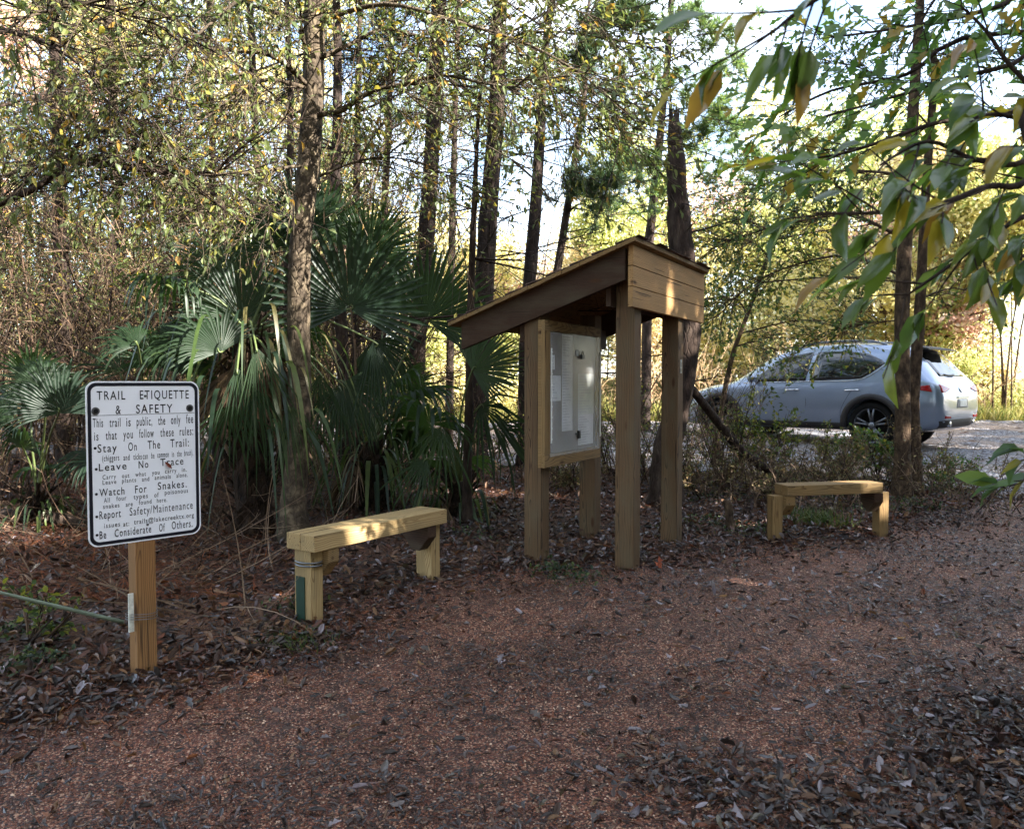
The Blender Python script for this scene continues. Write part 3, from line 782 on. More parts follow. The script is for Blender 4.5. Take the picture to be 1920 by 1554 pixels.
mb = MB(); mb.add(*path_tube(pts, [.022, .012, .008], 6, sub=3)); o = mb.build('rear_wiper', M['black'], None, True); o.parent = car
patch(dense([(-.26, .66), (.26, .66), (.22, .80), (-.22, .80)]), fnr, .004, 'plate_recess', plain('grey paint', (140, 144, 152), .4))
patch(dense([(-.16, .675), (.16, .675), (.16, .785), (-.16, .785)]), fnr, .012, 'number_plate', M['white_paint'])
patch(dense([(-.25, .815), (.25, .815), (.25, .835), (-.25, .835)]), fnr, .016, 'tailgate_trim', M['alloy'])
k = 14; patch([(.06 * math.cos(2 * PI * q / k), .95 + .05 * math.sin(2 * PI * q / k)) for q in range(k)], fnr, .014, 'emblem', M['chrome'])
patch(dense([(-.74, .36), (.74, .36), (.80, .47), (.5, .50), (-.5, .50), (-.80, .47)]), fnr, .015, 'rear_bumper_trim', M['cladding'], thick=.05)
fnt = lambda a, b, off: np.array((a, b, bvh.ray_cast(Vector((a, b, 3)), Vector((0, 0, -1)))[0].z + off))
patch(dense([(3.52, -.56), (3.52, .56), (2.88, .5), (2.88, -.5)]), fnt, .006, 'windscreen', M['glass'])
# ---------------------------------------------------------------- ground, trail, gravel lot
def axis(lo, hi, step, far, g=1.25):
    mid_ = np.arange(lo, hi + 1e-6, step); a, b = [lo], [hi]; s = step
    while a[-1] > -far: s *= g; a.append(a[-1] - s)
    s = step
    while b[-1] < far: s *= g; b.append(b[-1] + s)
    return np.concatenate([a[:0:-1], mid_, b[1:]])
def sheet(name, X, Y, dz, mat, inside=None, kind='structure', rough=.0):
    gx, gy = np.meshgrid(X, Y); V = np.stack([gx.ravel(), gy.ravel(), gz(gx, gy).ravel() + dz], 1)
    if rough: V[:, 2] += rough * R.normal(size=len(V)).clip(-1, 2)
    nx, ny = len(X), len(Y)
    i, j = np.meshgrid(np.arange(nx - 1), np.arange(ny - 1)); a = (j * nx + i).ravel()
    F = np.stack([a, a + 1, a + nx + 1, a + nx], 1)
    if inside is not None:
        c = V[F].mean(1); F = F[inside(c[:, 0], c[:, 1])]
        u, inv = np.unique(F, return_inverse=True); V = V[u]; F = inv.reshape(-1, 4)
    mb = MB(); mb.add(V, F); o = mb.build(name, mat, None, True)
    return tag(o, kind=kind)
def inpoly(poly):
    P = np.asarray(poly)[:, :2]
    def f(x, y):
        x = x + .10 * np.sin(y * 3.1 + x) + .06 * np.sin(x * 7 + 2 * y); y = y + .10 * np.sin(x * 2.7) + .05 * np.sin(x * 9 + y * 4)
        r = np.zeros(x.shape, bool)
        for k in range(len(P)):
            (x0, y0), (x1, y1) = P[k], P[(k + 1) % len(P)]
            c = ((y0 > y) != (y1 > y)) & (x < (x1 - x0) * (y - y0) / (y1 - y0 + 1e-12) + x0); r ^= c
        return r
    return f
# leaf-strewn forest floor
m = NT('leafy forest floor'); co = m.coord()
c1, d1, r1 = cells(m, co, 34, [(70, 48, 39), (50, 36, 32), (86, 60, 47), (38, 29, 27), (98, 70, 52), (60, 44, 40), (76, 44, 34), (46, 41, 39)], 1.2)
c2, d2, r2 = cells(m, m.vmul(co, (1, 1.8, 1)), 85, [(80, 52, 40), (58, 42, 36), (112, 72, 50), (44, 34, 30), (128, 92, 66)], 1.5)
n1 = m.noise(co, .8, 4)
c = m.mix(m.ramp(n1.outputs[0], [(.4, (0, 0, 0)), (.6, (1, 1, 1))]), c1, c2)
n3 = m.noise(co, .35, 3); c = m.mix(m.ramp(n3.outputs[0], [(.52, (0, 0, 0)), (.66, (.75,) * 3)]), c, lin((104, 60, 42)))
sx = m.n('ShaderNodeSeparateXYZ'); m.l(co, sx.inputs[0])
far = m.ramp(m.math('MULTIPLY', m.math('SUBTRACT', sx.outputs[1], 19.), .25), [(0, (0, 0, 0)), (1, (1, 1, 1))])
c = m.mix(far, c, m.mix(n1.outputs[0], lin((150, 132, 84)), lin((96, 104, 58))))
h = m.math('ADD', m.math('ADD', d1, m.math('MULTIPLY', r1, .8)), m.math('MULTIPLY', r2, .5))
M['floor'] = m.done(m.pbsdf(c, .8, m.bump(h, .02), .35))
X = axis(-9, 12, .14, 260); Y = axis(-2, 22, .14, 320)
sheet('ground', X, Y, 0, M['floor'])
# crushed granite trail
m = NT('crushed pink granite'); co = m.coord()
c1, d1, r1 = cells(m, co, 150, [(128, 78, 58), (100, 58, 44), (152, 100, 78), (62, 41, 35), (114, 64, 49), (194, 150, 124), (78, 48, 40), (44, 31, 29)], .6)
n1 = m.noise(co, 1.1, 5); n2 = m.noise(co, 13, 5, .65)
c = m.mix(.75, c1, m.ramp(n1.outputs[0], [(.36, (.5, .47, .46)), (.5, (.95, .93, .9)), (.64, (1.25, 1.18, 1.1))]), 'MULTIPLY')
c = m.mix(m.ramp(n2.outputs[0], [(.5, (0, 0, 0)), (.66, (.8,) * 3)]), c, lin((52, 37, 33)))
h = m.math('ADD', m.math('MULTIPLY', m.math('SUBTRACT', .5, d1), 1.), m.math('MULTIPLY', n2.outputs[0], 4.))
M['granite'] = m.done(m.pbsdf(c, m.ramp(r1, [(0, (.45,) * 3), (1, (.9,) * 3)]), m.bump(h, .009), .4))
TP = [G(*q) for q in ((-700, 1545), (-250, 1420), (60, 1345), (260, 1295), (430, 1235), (600, 1205), (700, 1130), (880, 1075), (1120, 1052), (1240, 1052), (1400, 1028), (1560, 1010), (1700, 985), (1860, 940), (2050, 915), (2300, 930))]
TP = [p[:2] for p in TP] + [(6.5, 3), (4, -2), (-3, -2), (-5, 1)]
trail_in = inpoly(TP)
sheet('trail', np.arange(-6, 8, .07), np.arange(-2, 9.5, .07), .006, M['granite'], trail_in, rough=.006)
# gravel parking lot
m = NT('grey lot gravel'); co = m.coord()
c1, d1, r1 = cells(m, co, 26, [(128, 128, 137), (100, 99, 106), (164, 164, 170), (72, 70, 75), (116, 111, 110), (142, 139, 141)], .6)
n1 = m.noise(co, .7, 4)
c = m.mix(m.ramp(n1.outputs[0], [(.45, (0, 0, 0)), (.65, (.7,) * 3)]), c1, lin((176, 150, 128)))
M['gravel'] = m.done(m.pbsdf(c, .8, m.bump(m.math('ADD', m.math('SUBTRACT', .5, d1), m.math('MULTIPLY', r1, .7)), .05), .3))
LP = [(-2.5, 12.2), (-1, 11.6), (1.5, 11.2), (4.2, 10.8), (5.3, 9.3), (5.9, 8.2), (7.2, 7.0), (30, 5), (40, 10), (40, 21.5), (12, 20.5), (2, 20.0), (-6, 20.5), (-14, 20), (-14, 14.5)]
lot_in = inpoly(LP)
sheet('gravel_lot', np.arange(-15, 34, .16), np.arange(4, 22, .16), .009, M['gravel'], lot_in, rough=.012)

# ---------------------------------------------------------------- stones and fallen leaves
def scatter(n, x0, x1, y0, y1, keep=None, dens=None):
    out = np.zeros((0, 3))
    while len(out) < n:
        p = np.stack([R.uniform(x0, x1, n * 2), y0 + (y1 - y0) * R.uniform(0, 1, n * 2) ** 1.5, np.zeros(n * 2)], 1)
        p = p[np.abs(p[:, 0]) < p[:, 1] * .70 + .5]
        if keep is not None: p = p[keep(p[:, 0], p[:, 1])]
        if dens is not None: p = p[R.uniform(size=len(p)) < dens(p[:, 0], p[:, 1])]
        out = np.concatenate([out, p])
    out = out[:n]; out[:, 2] = gz(out[:, 0], out[:, 1])
    return out
m = NT('granite stones'); g = m.n('ShaderNodeNewGeometry')
cs_ = [(130, 84, 64), (100, 62, 48), (168, 122, 96), (72, 48, 40), (212, 176, 148), (114, 70, 54)]
M['stone'] = m.done(m.pbsdf(m.ramp(g.outputs['Random Per Island'], [(i / 6, lin(q)) for i, q in enumerate(cs_)], 'CONSTANT'), .5, None, .5))
OCT = np.array([(1, 0, .1), (.2, .9, 0), (-.9, .2, .1), (-.1, -1, 0), (.1, .1, .7), (0, 0, -.4)])
OF = np.array([(0, 1, 4), (1, 2, 4), (2, 3, 4), (3, 0, 4)])
P = scatter(45000, -5, 5, 1.5, 7.5, trail_in); n = len(P)
a = R.uniform(0, 2 * PI, n); s = R.uniform(.0022, .0058, n) * (1 + (R.uniform(size=n) > .95) * .7)
V = OCT[None] * R.uniform(.7, 1.3, (n, 6, 1)) * s[:, None, None]
V = np.stack([V[..., 0] * np.cos(a)[:, None] - V[..., 1] * np.sin(a)[:, None], V[..., 0] * np.sin(a)[:, None] + V[..., 1] * np.cos(a)[:, None], V[..., 2]], -1) + P[:, None] + [0, 0, .008]
mb = MB(); mb.add(V.reshape(-1, 3), (OF[None] + (np.arange(n) * 6)[:, None, None]).reshape(-1, 3))
tag(mb.build('gravel', M['stone']), 'loose pink granite gravel covering the trail', 'gravel', kind='stuff')

M['litter_grey'] = leaf_mat('grey brown dead leaves', [(72, 60, 56), (56, 48, 50), (98, 85, 84), (42, 36, 35), (78, 60, 52), (136, 124, 130), (62, 45, 39), (84, 74, 58), (104, 92, 98)], .0, .38, .7)
M['litter_brown'] = leaf_mat('brown dead leaves', [(80, 55, 42), (64, 44, 36), (96, 67, 49), (50, 37, 32), (86, 50, 37), (120, 88, 62), (42, 33, 31)], .05, .5, .5)
M['litter_warm'] = leaf_mat('russet dead leaves', [(136, 82, 50), (116, 66, 42), (150, 108, 62), (104, 66, 46)], .1, .5, .4)
M['needle_litter'] = leaf_mat('fallen pine needles', [(130, 72, 44), (108, 60, 40), (150, 90, 56), (92, 52, 38)], .05, .7, .2)
M['litter_dark'] = leaf_mat('dark leaf fragments', [(48, 36, 34), (60, 42, 36), (38, 30, 30), (70, 48, 38), (56, 44, 46)], .0, .4, .6)
mb = MB()
def litter(n, reg, mi, L=(.04, .09), asp=.5, kind='curl', keep=None, dens=None, lift=.004, tilt=.35, curl=(.2, 1.2)):
    P = scatter(n, *reg, keep, dens); P[:, 2] += lift + R.uniform(0, .018, n)
    D = rv(n) * [1, 1, tilt]; N = nrm(rv(n) * [tilt, tilt, .1] + [0, 0, 1])
    flip = np.where(R.uniform(size=n) < .4, -1, 1)[:, None]
    l = R.uniform(*L, n)
    leaves(mb, P + [0, 0, .012], D, N * flip, l, l * asp * R.uniform(.7, 1.3, n), kind, mi, R.uniform(*curl, n))
def edge_litter(n, mi, L, asp, kind='curl', sd=.22):                      # drifts across the trail's edge
    E = np.array(TP[1:15]); i = R.integers(0, len(E) - 1, n); t = R.uniform(size=(n, 1)); P = E[i] * (1 - t) + E[i + 1] * t + R.normal(size=(n, 2)) * sd
    P = np.column_stack([P, gz(P[:, 0], P[:, 1]) + R.uniform(.006, .03, n)]); l = R.uniform(*L, n)
    D, N, cu, k = rv(n) * [1, 1, .25], nrm(rv(n) * [.3, .3, .1] + [0, 0, 1]), R.uniform(.2, 1.2, n), int(n * (1 if kind == 'needle' else .5))
    leaves(mb, P[:k], D[:k], N[:k], l[:k], l[:k] * asp, kind, mi, cu[:k])
edge_litter(5200, 1, (.02, .065), .42); edge_litter(3800, 4, (.015, .05), .4); edge_litter(1800, 0, (.02, .06), .5); edge_litter(5000, 3, (.05, .14), .03, 'needle', .3)
off_trail = lambda x, y: ~trail_in(x, y) & ~lot_in(x, y)
lit_l = lambda x, y: off_trail(x, y) & ~((x > 1.) & (y < 3.2))
# corner drift lower right
cd = lambda x, y: np.clip((x - .35 + .25 * np.sin(y * 5)) * .9, 0, 1) * np.clip((2.95 + .20 * x - y + .25 * np.sin(x * 4)) * 1.6, 0, 1)
litter(2600, (0, 4.2, 1.55, 4.2), 4, (.02, .06), .5, dens=cd, tilt=.3, curl=(.1, 1.))
litter(2000, (0, 4.2, 1.55, 4.2), 0, (.02, .055), .48, dens=cd, tilt=.35, curl=(.1, .8))
litter(800, (0, 4.2, 1.55, 4.2), 0, (.03, .065), .6, 'lobed', dens=cd, tilt=.35, curl=(.3, 1.4))
litter(2600, (0, 4.2, 1.55, 4.2), 1, (.02, .06), .5, 'lobed', dens=cd, tilt=.3, curl=(.3, 1.4))
litter(2500, (0, 4.2, 1.55, 4.2), 3, (.03, .10), .035, 'needle', dens=cd, tilt=.2)
litter(1500, (0, 4.2, 1.55, 4.2), 1, (.02, .06), .5, dens=cd)
litter(1500, (0, 4.2, 1.55, 4.2), 1, (.03, .09), .1, 'long', dens=cd)
litter(160, (0, 4.2, 1.55, 4.2), 2, (.03, .08), .6, 'lobed', dens=cd)
litter(500, (-4, 6, 1.6, 7), 0, (.03, .07), .6, 'lobed', keep=trail_in, dens=lambda x, y: np.clip(.3 + x * .22, .12, 1), curl=(.5, 2.))
litter(1700, (-4, 6, 1.6, 8), 0, (.02, .065), .45, keep=trail_in, dens=lambda x, y: np.clip(.25 + x * .22, .12, 1))
litter(1100, (-4, 6, 1.6, 9), 1, (.02, .06), .4, keep=trail_in)
dr = lambda x, y: np.clip(.35 + .8 * np.sin(x * 2.1 + y * 1.1 + .5) * np.sin(y * 2.9 - x * 1.2) + .35 * np.sin(x * 6 + y * 2) * np.sin(y * 7), .04, 1)
litter(14000, (-4, 6, 1.6, 9), 4, (.012, .045), .3, 'oval', keep=trail_in, tilt=.2, dens=dr)
litter(6000, (-4, 6, 1.6, 9), 1, (.012, .045), .3, 'oval', keep=trail_in, tilt=.2, dens=dr)
litter(90, (-4, 6, 1.6, 9), 2, (.03, .07), .5, keep=trail_in)
litter(2600, (-4, 6, 1.6, 9), 1, (.03, .07), .09, 'long', keep=trail_in, tilt=.12)
litter(2500, (-5, 6, 1.6, 9), 3, (.05, .12), .025, 'needle', keep=trail_in, tilt=.1)
litter(13000, (-9, 8, 3, 13), 1, (.03, .085), .45, keep=lit_l)
litter(8000, (-9, 8, 3, 13), 1, (.05, .11), .16, 'long', keep=lit_l)
litter(3000, (-9, 8, 3, 13), 0, (.03, .08), .5, keep=lit_l)
litter(2600, (-.8, 3.5, 5.2, 10), 0, (.03, .07), .5, keep=lit_l)
litter(400, (-9, 8, 4, 13), 2, (.03, .07), .5, keep=lit_l)
litter(26000, (-9, 8, 5, 13), 3, (.08, .18), .03, 'needle', keep=lit_l, tilt=.15, dens=lambda x, y: np.clip(.15 + np.sin(x * .9 + 1.3) * np.sin(y * .8) + (x < -4) * .6, 0.05, 1))
tag(mb.build('leaf_litter', [M['litter_grey'], M['litter_brown'], M['litter_warm'], M['needle_litter'], M['litter_dark']]), 'dead leaves and pine needles strewn over the ground', 'leaves', kind='stuff')

# low green plants
M['herb'] = leaf_mat('low green herbs', [(58, 74, 46), (46, 62, 42), (78, 92, 56), (42, 56, 45), (92, 104, 60)], .3, .5, .4)
mb = MB()
for (px, py, r, n) in ((1040, 1075, .22, 420), (1010, 1050, .12, 160), (1330, 985, .35, 420), (1420, 1000, .3, 380), (1090, 1090, .25, 300), (1700, 950, .5, 700), (1760, 925, .6, 800), (1820, 910, .5, 420), (1340, 935, .5, 600), (1560, 935, .5, 500), (880, 1010, .4, 200), (540, 1150, .3, 160), (60, 1250, .22, 420), (30, 1190, .2, 300), (1640, 960, .4, 500), (700, 980, .4, 200), (1240, 1000, .25, 150)):
    g = G(px, py); q = rv(n) * r * R.uniform(0, 1, (n, 1)) ** .5; n = n // 2; q = q[:n]; P = g + q * [1, 1, 0]; P[:, 2] = gz(P[:, 0], P[:, 1]) + R.uniform(.01, .10, n) * (1 - np.linalg.norm(q[:, :2], axis=1) / (r * 1.3))
    l = R.uniform(.015, .042, n); leaves(mb, P, nrm(rv(n) + [0, 0, .3]), nrm(rv(n) * .7 + [0, 0, 1]), l, l * .55, 'oval')
tag(mb.build('ground_cover', M['herb']), 'low green herbs growing around the kiosk posts and benches', 'ground cover', kind='stuff')
M['grass'] = leaf_mat('green grass', [(66, 86, 46), (54, 74, 40), (88, 102, 56), (108, 112, 70)], .35, .5, .3)
M['grass_dry'] = leaf_mat('verge grass', [(170, 160, 100), (140, 146, 84), (188, 176, 122), (116, 130, 70)], .35, .6, .2)
mb = MB()
def grass(c, r, n, h, mi):
    q = rv(n) * R.uniform(0, 1, (n, 1)) ** .7 * r; P = c + q * [1, 1, 0]; P[:, 2] = gz(P[:, 0], P[:, 1])
    l = R.uniform(.6, 1, n) * h; leaves(mb, P, nrm(rv(n) * .6 + [0, 0, 1]), nrm(rv(n) * [1, 1, .1]), l, l * .035 + .002, 'blade', mi, 1.6)
grass(G(560, 1212), .22, 160, .09, 0); grass(G(500, 1215), .15, 60, .07, 0)
grass(G(1540, 985), .34, 230, .2, 0); grass(G(1500, 975), .3, 90, .16, 0); grass(G(1770, 900), .3, 150, .15, 0)
n = 26000; P = np.stack([R.uniform(-2, 26, n), 20.2 + R.exponential(1.4, n), np.zeros(n)], 1); P[:, 2] = gz(P[:, 0], P[:, 1]); l = R.uniform(.15, .5, n)
leaves(mb, P, nrm(rv(n) * .5 + [0, 0, 1]), nrm(rv(n) * [1, 1, .1]), l, l * .05, 'blade', 1)
tag(mb.build('grass', [M['grass'], M['grass_dry']]), 'grass tufts under the right bench and on the sunny verge', 'grass', kind='stuff')

# bare sand humps at the left bench's feet
m = NT('bare sandy soil'); nz = m.noise(m.coord(), 30, 5)
M['soil'] = m.done(m.pbsdf(m.ramp(nz.outputs[0], [(.3, lin((84, 66, 54))), (.7, lin((132, 110, 90)))]), .9, m.bump(nz.outputs[0], .01), .2))
def hump(px, py, r, h):
    c = G(px, py); k = 24; V = []; F = []
    for j in range(7):
        t = j / 6
        for q in range(k):
            a = 2 * PI * q / k; rr = r * t * (1 + .25 * math.sin(a * 3 + px) + .12 * math.sin(a * 7)); x, y = c[0] + rr * math.cos(a), c[1] + rr * math.sin(a) * .8
            V.append((x, y, float(gz(x, y)) + h * (math.cos(t * PI) + 1) / 2 * R.uniform(.8, 1.1) - .012 * t + .004))
    for j in range(6):
        for q in range(k): F.append([j * k + q, j * k + (q + 1) % k, (j + 1) * k + (q + 1) % k, (j + 1) * k + q])
    mb.add(V, F)
mb = MB(); hump(590, 1172, .17, .022); hump(480, 1178, .26, .012); hump(812, 1088, .2, .02); hump(745, 1090, .2, .014)
tag(mb.build('soil', M['soil'], None, True), kind='structure')
# ---------------------------------------------------------------- fan palms
m = NT('palm frond'); g = m.n('ShaderNodeNewGeometry'); oi = m.n('ShaderNodeObjectInfo'); nz = m.noise(m.coord(), 3, 3)
c = m.mix(oi.outputs['Random'], lin((32, 48, 37)), lin((50, 68, 44)))
c = m.mix(.6, c, m.ramp(nz.outputs[0], [(.3, (.65, .7, .75)), (.7, (1.2, 1.2, 1.))]), 'MULTIPLY')
p = m.pbsdf(c, .42, None, .35); t = m.n('ShaderNodeBsdfTranslucent'); m.l(m.mix(1., c, (2.6, 2.6, 1.), 'MULTIPLY'), t.inputs[0])
x = m.n('ShaderNodeMixShader'); x.inputs[0].default_value = .42; m.l(p.outputs[0], x.inputs[1]); m.l(t.outputs[0], x.inputs[2])
M['frond'] = m.done(x)
M['strap'] = leaf_mat('hanging palm straps', [(58, 78, 46), (72, 92, 50), (44, 62, 46), (92, 106, 56), (52, 70, 52), (110, 104, 66)], .4, .4, .4)
M['frond_dead'] = leaf_mat('dead palm frond', [(92, 74, 56), (72, 57, 44), (112, 92, 70)], .15, .75, .2)
M['petiole'] = plain('green petiole', (86, 98, 56), .5)
M['palm_trunk'] = bark_mat('palm trunk fibre', (20, 15, 12), (48, 36, 28), (78, 60, 45), 16, .4, .02)

def frond(palm, hub, mdir, face, Rr, n=32, spread=2.2, droop=.25, mat='frond', root=None, split=.55, cup=.12, gap=1.):
    hub = np.asarray(hub, float); Mv = nrm(np.asarray(mdir, float)); N = nrm(np.asarray(face, float)); S = nrm(np.cross(N, Mv)); N = np.cross(Mv, S)
    th = np.linspace(-spread, spread, n) + R.normal(size=n) * .012
    T = np.array([.03, .28, split, .78, .92, 1.]); hw0 = spread / (n - 1) * 1.02 * gap
    mb = MB()
    for a in th:
        L = Rr * (1 - .22 * (a / spread) ** 2) * (R.uniform(.93, 1.04) if gap == 1 else R.uniform(.6, 1.15))
        d = Mv * math.cos(a) + S * math.sin(a) + N * cup; d = d / np.linalg.norm(d); s = np.cross(N, d); s = s / np.linalg.norm(s)
        hw = np.array([hw0 * T[0], hw0 * T[1], hw0 * T[2], hw0 * T[2] * .72, hw0 * T[2] * .36, .0008]) * L
        dr = droop * R.uniform(.5, 1.6); bend = dr * L * np.clip(T - .35, 0, 1) ** 2 * 1.7
        C = hub + np.outer(T * L, d) - np.outer(bend, [0, 0, 1.]) + np.outer(-bend * .35, d)
        side = s * R.uniform(-.05, .05) * L * np.clip(T - .6, 0, 1)[:, None]
        fold = N * .6
        V = np.concatenate([C + side - hw[:, None] * (s - fold), C + side - hw[:, None] * 0.15 * fold, C + side + hw[:, None] * (s + fold)])
        k = np.arange(5); F = np.concatenate([np.stack([k, k + 6, k + 7, k + 1], 1), np.stack([k + 6, k + 12, k + 13, k + 7], 1)])
        mb.add(V, F)
    fr = mb.build('frond', M[mat], palm, True)
    if root is not None:
        root = np.asarray(root, float); q = (root + hub) / 2 + np.array([0, 0, .12 * np.linalg.norm(hub - root)]) - Mv * .05
        mb = MB(); mb.add(*path_tube([root, q, hub, hub + Mv * .05], [.014, .010, .008, .003], 6, sub=4))
        o = mb.build('petiole', M['petiole' if mat == 'frond' else 'frond_dead'], palm, True); o.parent = fr
    return fr
TOC = lambda p: nrm(np.array([0, 0, CAMH]) - p)

def palm(label, base, trunk_h, sig, nrand, Rr, seed, dead=5, trunk_r=.12):
    """sig: listed fronds (px, py, depth, radius px, clock angle of the midrib in the picture, facing tilt, droop)"""
    t = thing('fan_palm', label, 'palm', base, 0, 'fan palms behind the trail sign and kiosk')
    b = np.asarray(base, float)
    mb = MB(); k = 7; z = np.linspace(-.1, max(trunk_h, .25), k)
    mb.add(*path_tube(np.stack([b[0] + .03 * np.sin(z * 3 + seed), np.full(k, b[1]), b[2] + z], 1), np.linspace(trunk_r * 1.2, trunk_r * .7, k), 12, .22, 3))
    n = int(60 * trunk_h) + 12                                  # old leaf bases
    zz = R.uniform(0, max(trunk_h, .25), n); a = R.uniform(0, 2 * PI, n)
    P = np.stack([b[0] + np.cos(a) * trunk_r * .8, b[1] + np.sin(a) * trunk_r * .8, b[2] + zz], 1)
    V, F = tubes(P, np.stack([np.cos(a) * .6, np.sin(a) * .6, R.uniform(.5, 1.2, n)], 1), R.uniform(.12, .3, n), rv(n) * .2, .018, .008, 2, 4); mb.add(V, F)
    mb.build('trunk', M['palm_trunk'], t)
    top = b + [0, 0, max(trunk_h, .2)]
    for (px, py, d, rp, clock, tilt, dr, sp) in sig:
        h = W(px, py, d); r = rp * d / FPX; a = math.radians(clock)
        md = np.array([math.sin(a), .25 * tilt, math.cos(a)]); fc = TOC(h) + np.array([.25 * tilt, 0, .35 + .3 * abs(tilt)])
        frond(t, h, md, fc, r, 34 if sp > 1.25 else 15, sp if sp > 1.25 else sp * 1.25, dr, root=top, split=.55 if sp > 1.25 else .3, gap=1. if sp > 1.25 else .85)
    for q in range(nrand):
        a = R.uniform(0, 2 * PI); el = R.uniform(-.1, 1.2); d = np.array([math.cos(a) * math.cos(el), math.sin(a) * math.cos(el), math.sin(el)])
        h = top + d * R.uniform(.55, 1.) * Rr * 1.1 + [0, 0, .1]
        frond(t, h, nrm(d + [0, 0, -.35]), nrm(np.array([-d[0] * .5, -d[1] * .5, 1.]) + rv(1)[0] * .35), Rr * R.uniform(.75, 1.05), 28, R.uniform(1.5, 2.2), R.uniform(.3, .9), root=top)
    ns_ = int(70 * trunk_h) + 14                                  # long strap leaves hanging from the crown
    mb = MB(); a = R.uniform(0, 2 * PI, ns_); T_ = np.linspace(0, 1, 7)
    for q in range(ns_):
        dd = np.array([math.cos(a[q]), math.sin(a[q]), 0.]); p0 = top + dd * R.uniform(.1, .55) * (.6 + .5 * trunk_h) + [0, 0, R.uniform(-.55, .15) * trunk_h]; L = R.uniform(.5, 1.05) * min(1., .5 + trunk_h * .5); w_ = R.uniform(.010, .021)
        C = p0 + np.outer(T_ * L * .42, dd) + np.outer(L * (.28 * T_ - 1.15 * T_ ** 2), [0, 0, 1.]); s_ = np.array([-dd[1], dd[0], 0.]) * .9 + rv(1)[0] * .3; hw = w_ * np.array([.7, 1, 1, .95, .8, .5, .03])
        C[:, 2] = np.maximum(C[:, 2], gz(C[:, 0], C[:, 1]) + .02)
        V = np.concatenate([C - hw[:, None] * s_, C + hw[:, None] * s_ + [0, 0, .004]]); k_ = np.arange(6); mb.add(V, np.stack([k_, k_ + 1, k_ + 8, k_ + 7], 1))
    mb.build('strap_leaves', M['strap'], t, True)
    for q in range(dead):
        a = R.uniform(0, 2 * PI); d = np.array([math.cos(a), math.sin(a), -.5]); h = top + nrm(d) * .22 - [0, 0, R.uniform(.0, .3)]
        frond(t, h, nrm(np.array([d[0] * .35, d[1] * .35, -1])), nrm(np.array([d[0], d[1], .2])), Rr * R.uniform(.8, 1.1), 16, .8, .2, 'frond_dead', top, .4)
    return t
d = 7.3
b = W(470, 1000, 7.0); b[2] = gz(b[0], b[1])
palm('tall fan palm with dark fronds on both sides of the grey forked trunk', b, 1.75,
     [(655, 580, 6.9, 185, 2, .2, .05, 2.05), (455, 600, 7.0, 150, -25, .3, .1, 1.5), (415, 660, 6.4, 125, -40, .6, .3, 1.5), (445, 690, 6.2, 150, 178, .7, .3, .5), (480, 650, 6.2, 160, 172, .7, .3, .45), (700, 640, 6.9, 170, 176, .6, .3, .5), (600, 700, 6.9, 160, 184, .6, .3, .5), (505, 470, 7.4, 110, -8, .3, .1, 1.6),
      (420, 520, 7.6, 120, -40, .3, .2, 1.5), (640, 720, 7.2, 120, 150, .5, .5, 1.6), (480, 730, 6.3, 120, 178, .8, .9, .7), (540, 760, 6.4, 120, 165, .8, .8, .6), (565, 430, 7.3, 120, -4, .1, .1, 1.5), (690, 480, 7.2, 120, 24, .1, .1, 1.4), (350, 640, 7.0, 110, -75, .2, .6, 1.4), (600, 450, 7.6, 130, 5, .1, .1, 1.6), (430, 760, 6.4, 130, 185, .7, .4, .9)], 3, .6, 1, 14, .15)
b = W(700, 960, 8.2); b[2] = gz(b[0], b[1])
palm('fan palm with wide upright fronds left of the kiosk roof', b, .7,
     [(800, 600, 8.0, 150, 28, .3, .05, 1.75), (700, 640, 8.4, 120, 150, .4, .7, 1.3), (760, 730, 8.6, 70, 70, .2, .2, 1.5), (720, 580, 8.6, 100, -20, .2, .1, 1.4)], 4, .75, 2, 5, .1)
b = W(860, 960, 7.6); b[2] = gz(b[0], b[1])
palm('fan palm whose frond reaches under the eave of the kiosk', b, .35,
     [(885, 695, 7.2, 108, 62, .2, .05, 1.55), (900, 760, 7.4, 150, 130, .4, .9, 1.0), (930, 800, 7.5, 130, 110, .5, 1.0, .9), (830, 800, 7.3, 140, 200, .3, .5, .8), (800, 860, 7.2, 110, 215, .3, .4, .7)], 2, .7, 3, 3, .09)
b = W(70, 950, 7.4); b[2] = gz(b[0], b[1])
palm('low fan palm with sunlit fronds left of the trail sign', b, .25,
     [(110, 775, 6.4, 120, -12, .3, .2, 1.7), (85, 735, 6.6, 110, -40, .2, .3, 1.5), (60, 720, 7.6, 110, 30, .3, .3, 1.4), (30, 780, 7.2, 120, -80, .3, .4, 1.3)], 2, .5, 4, 2, .08)
b = W(262, 960, 7.6); b[2] = gz(b[0], b[1])
palm('fan palm with one bright yellow green frond just above the trail sign', b, .5,
     [(258, 648, 6.0, 95, -62, .7, .45, 1.3), (300, 690, 7.4, 110, -10, .4, .3, 1.4), (225, 700, 7.5, 110, -35, .4, .6, 1.2), (335, 470, 8.6, 65, -25, .3, .1, 1.3), (330, 700, 7.3, 120, 15, .4, .6, 1.3), (290, 720, 7.2, 110, 175, .5, .6, 1.0)], 2, .5, 5, 4, .09)
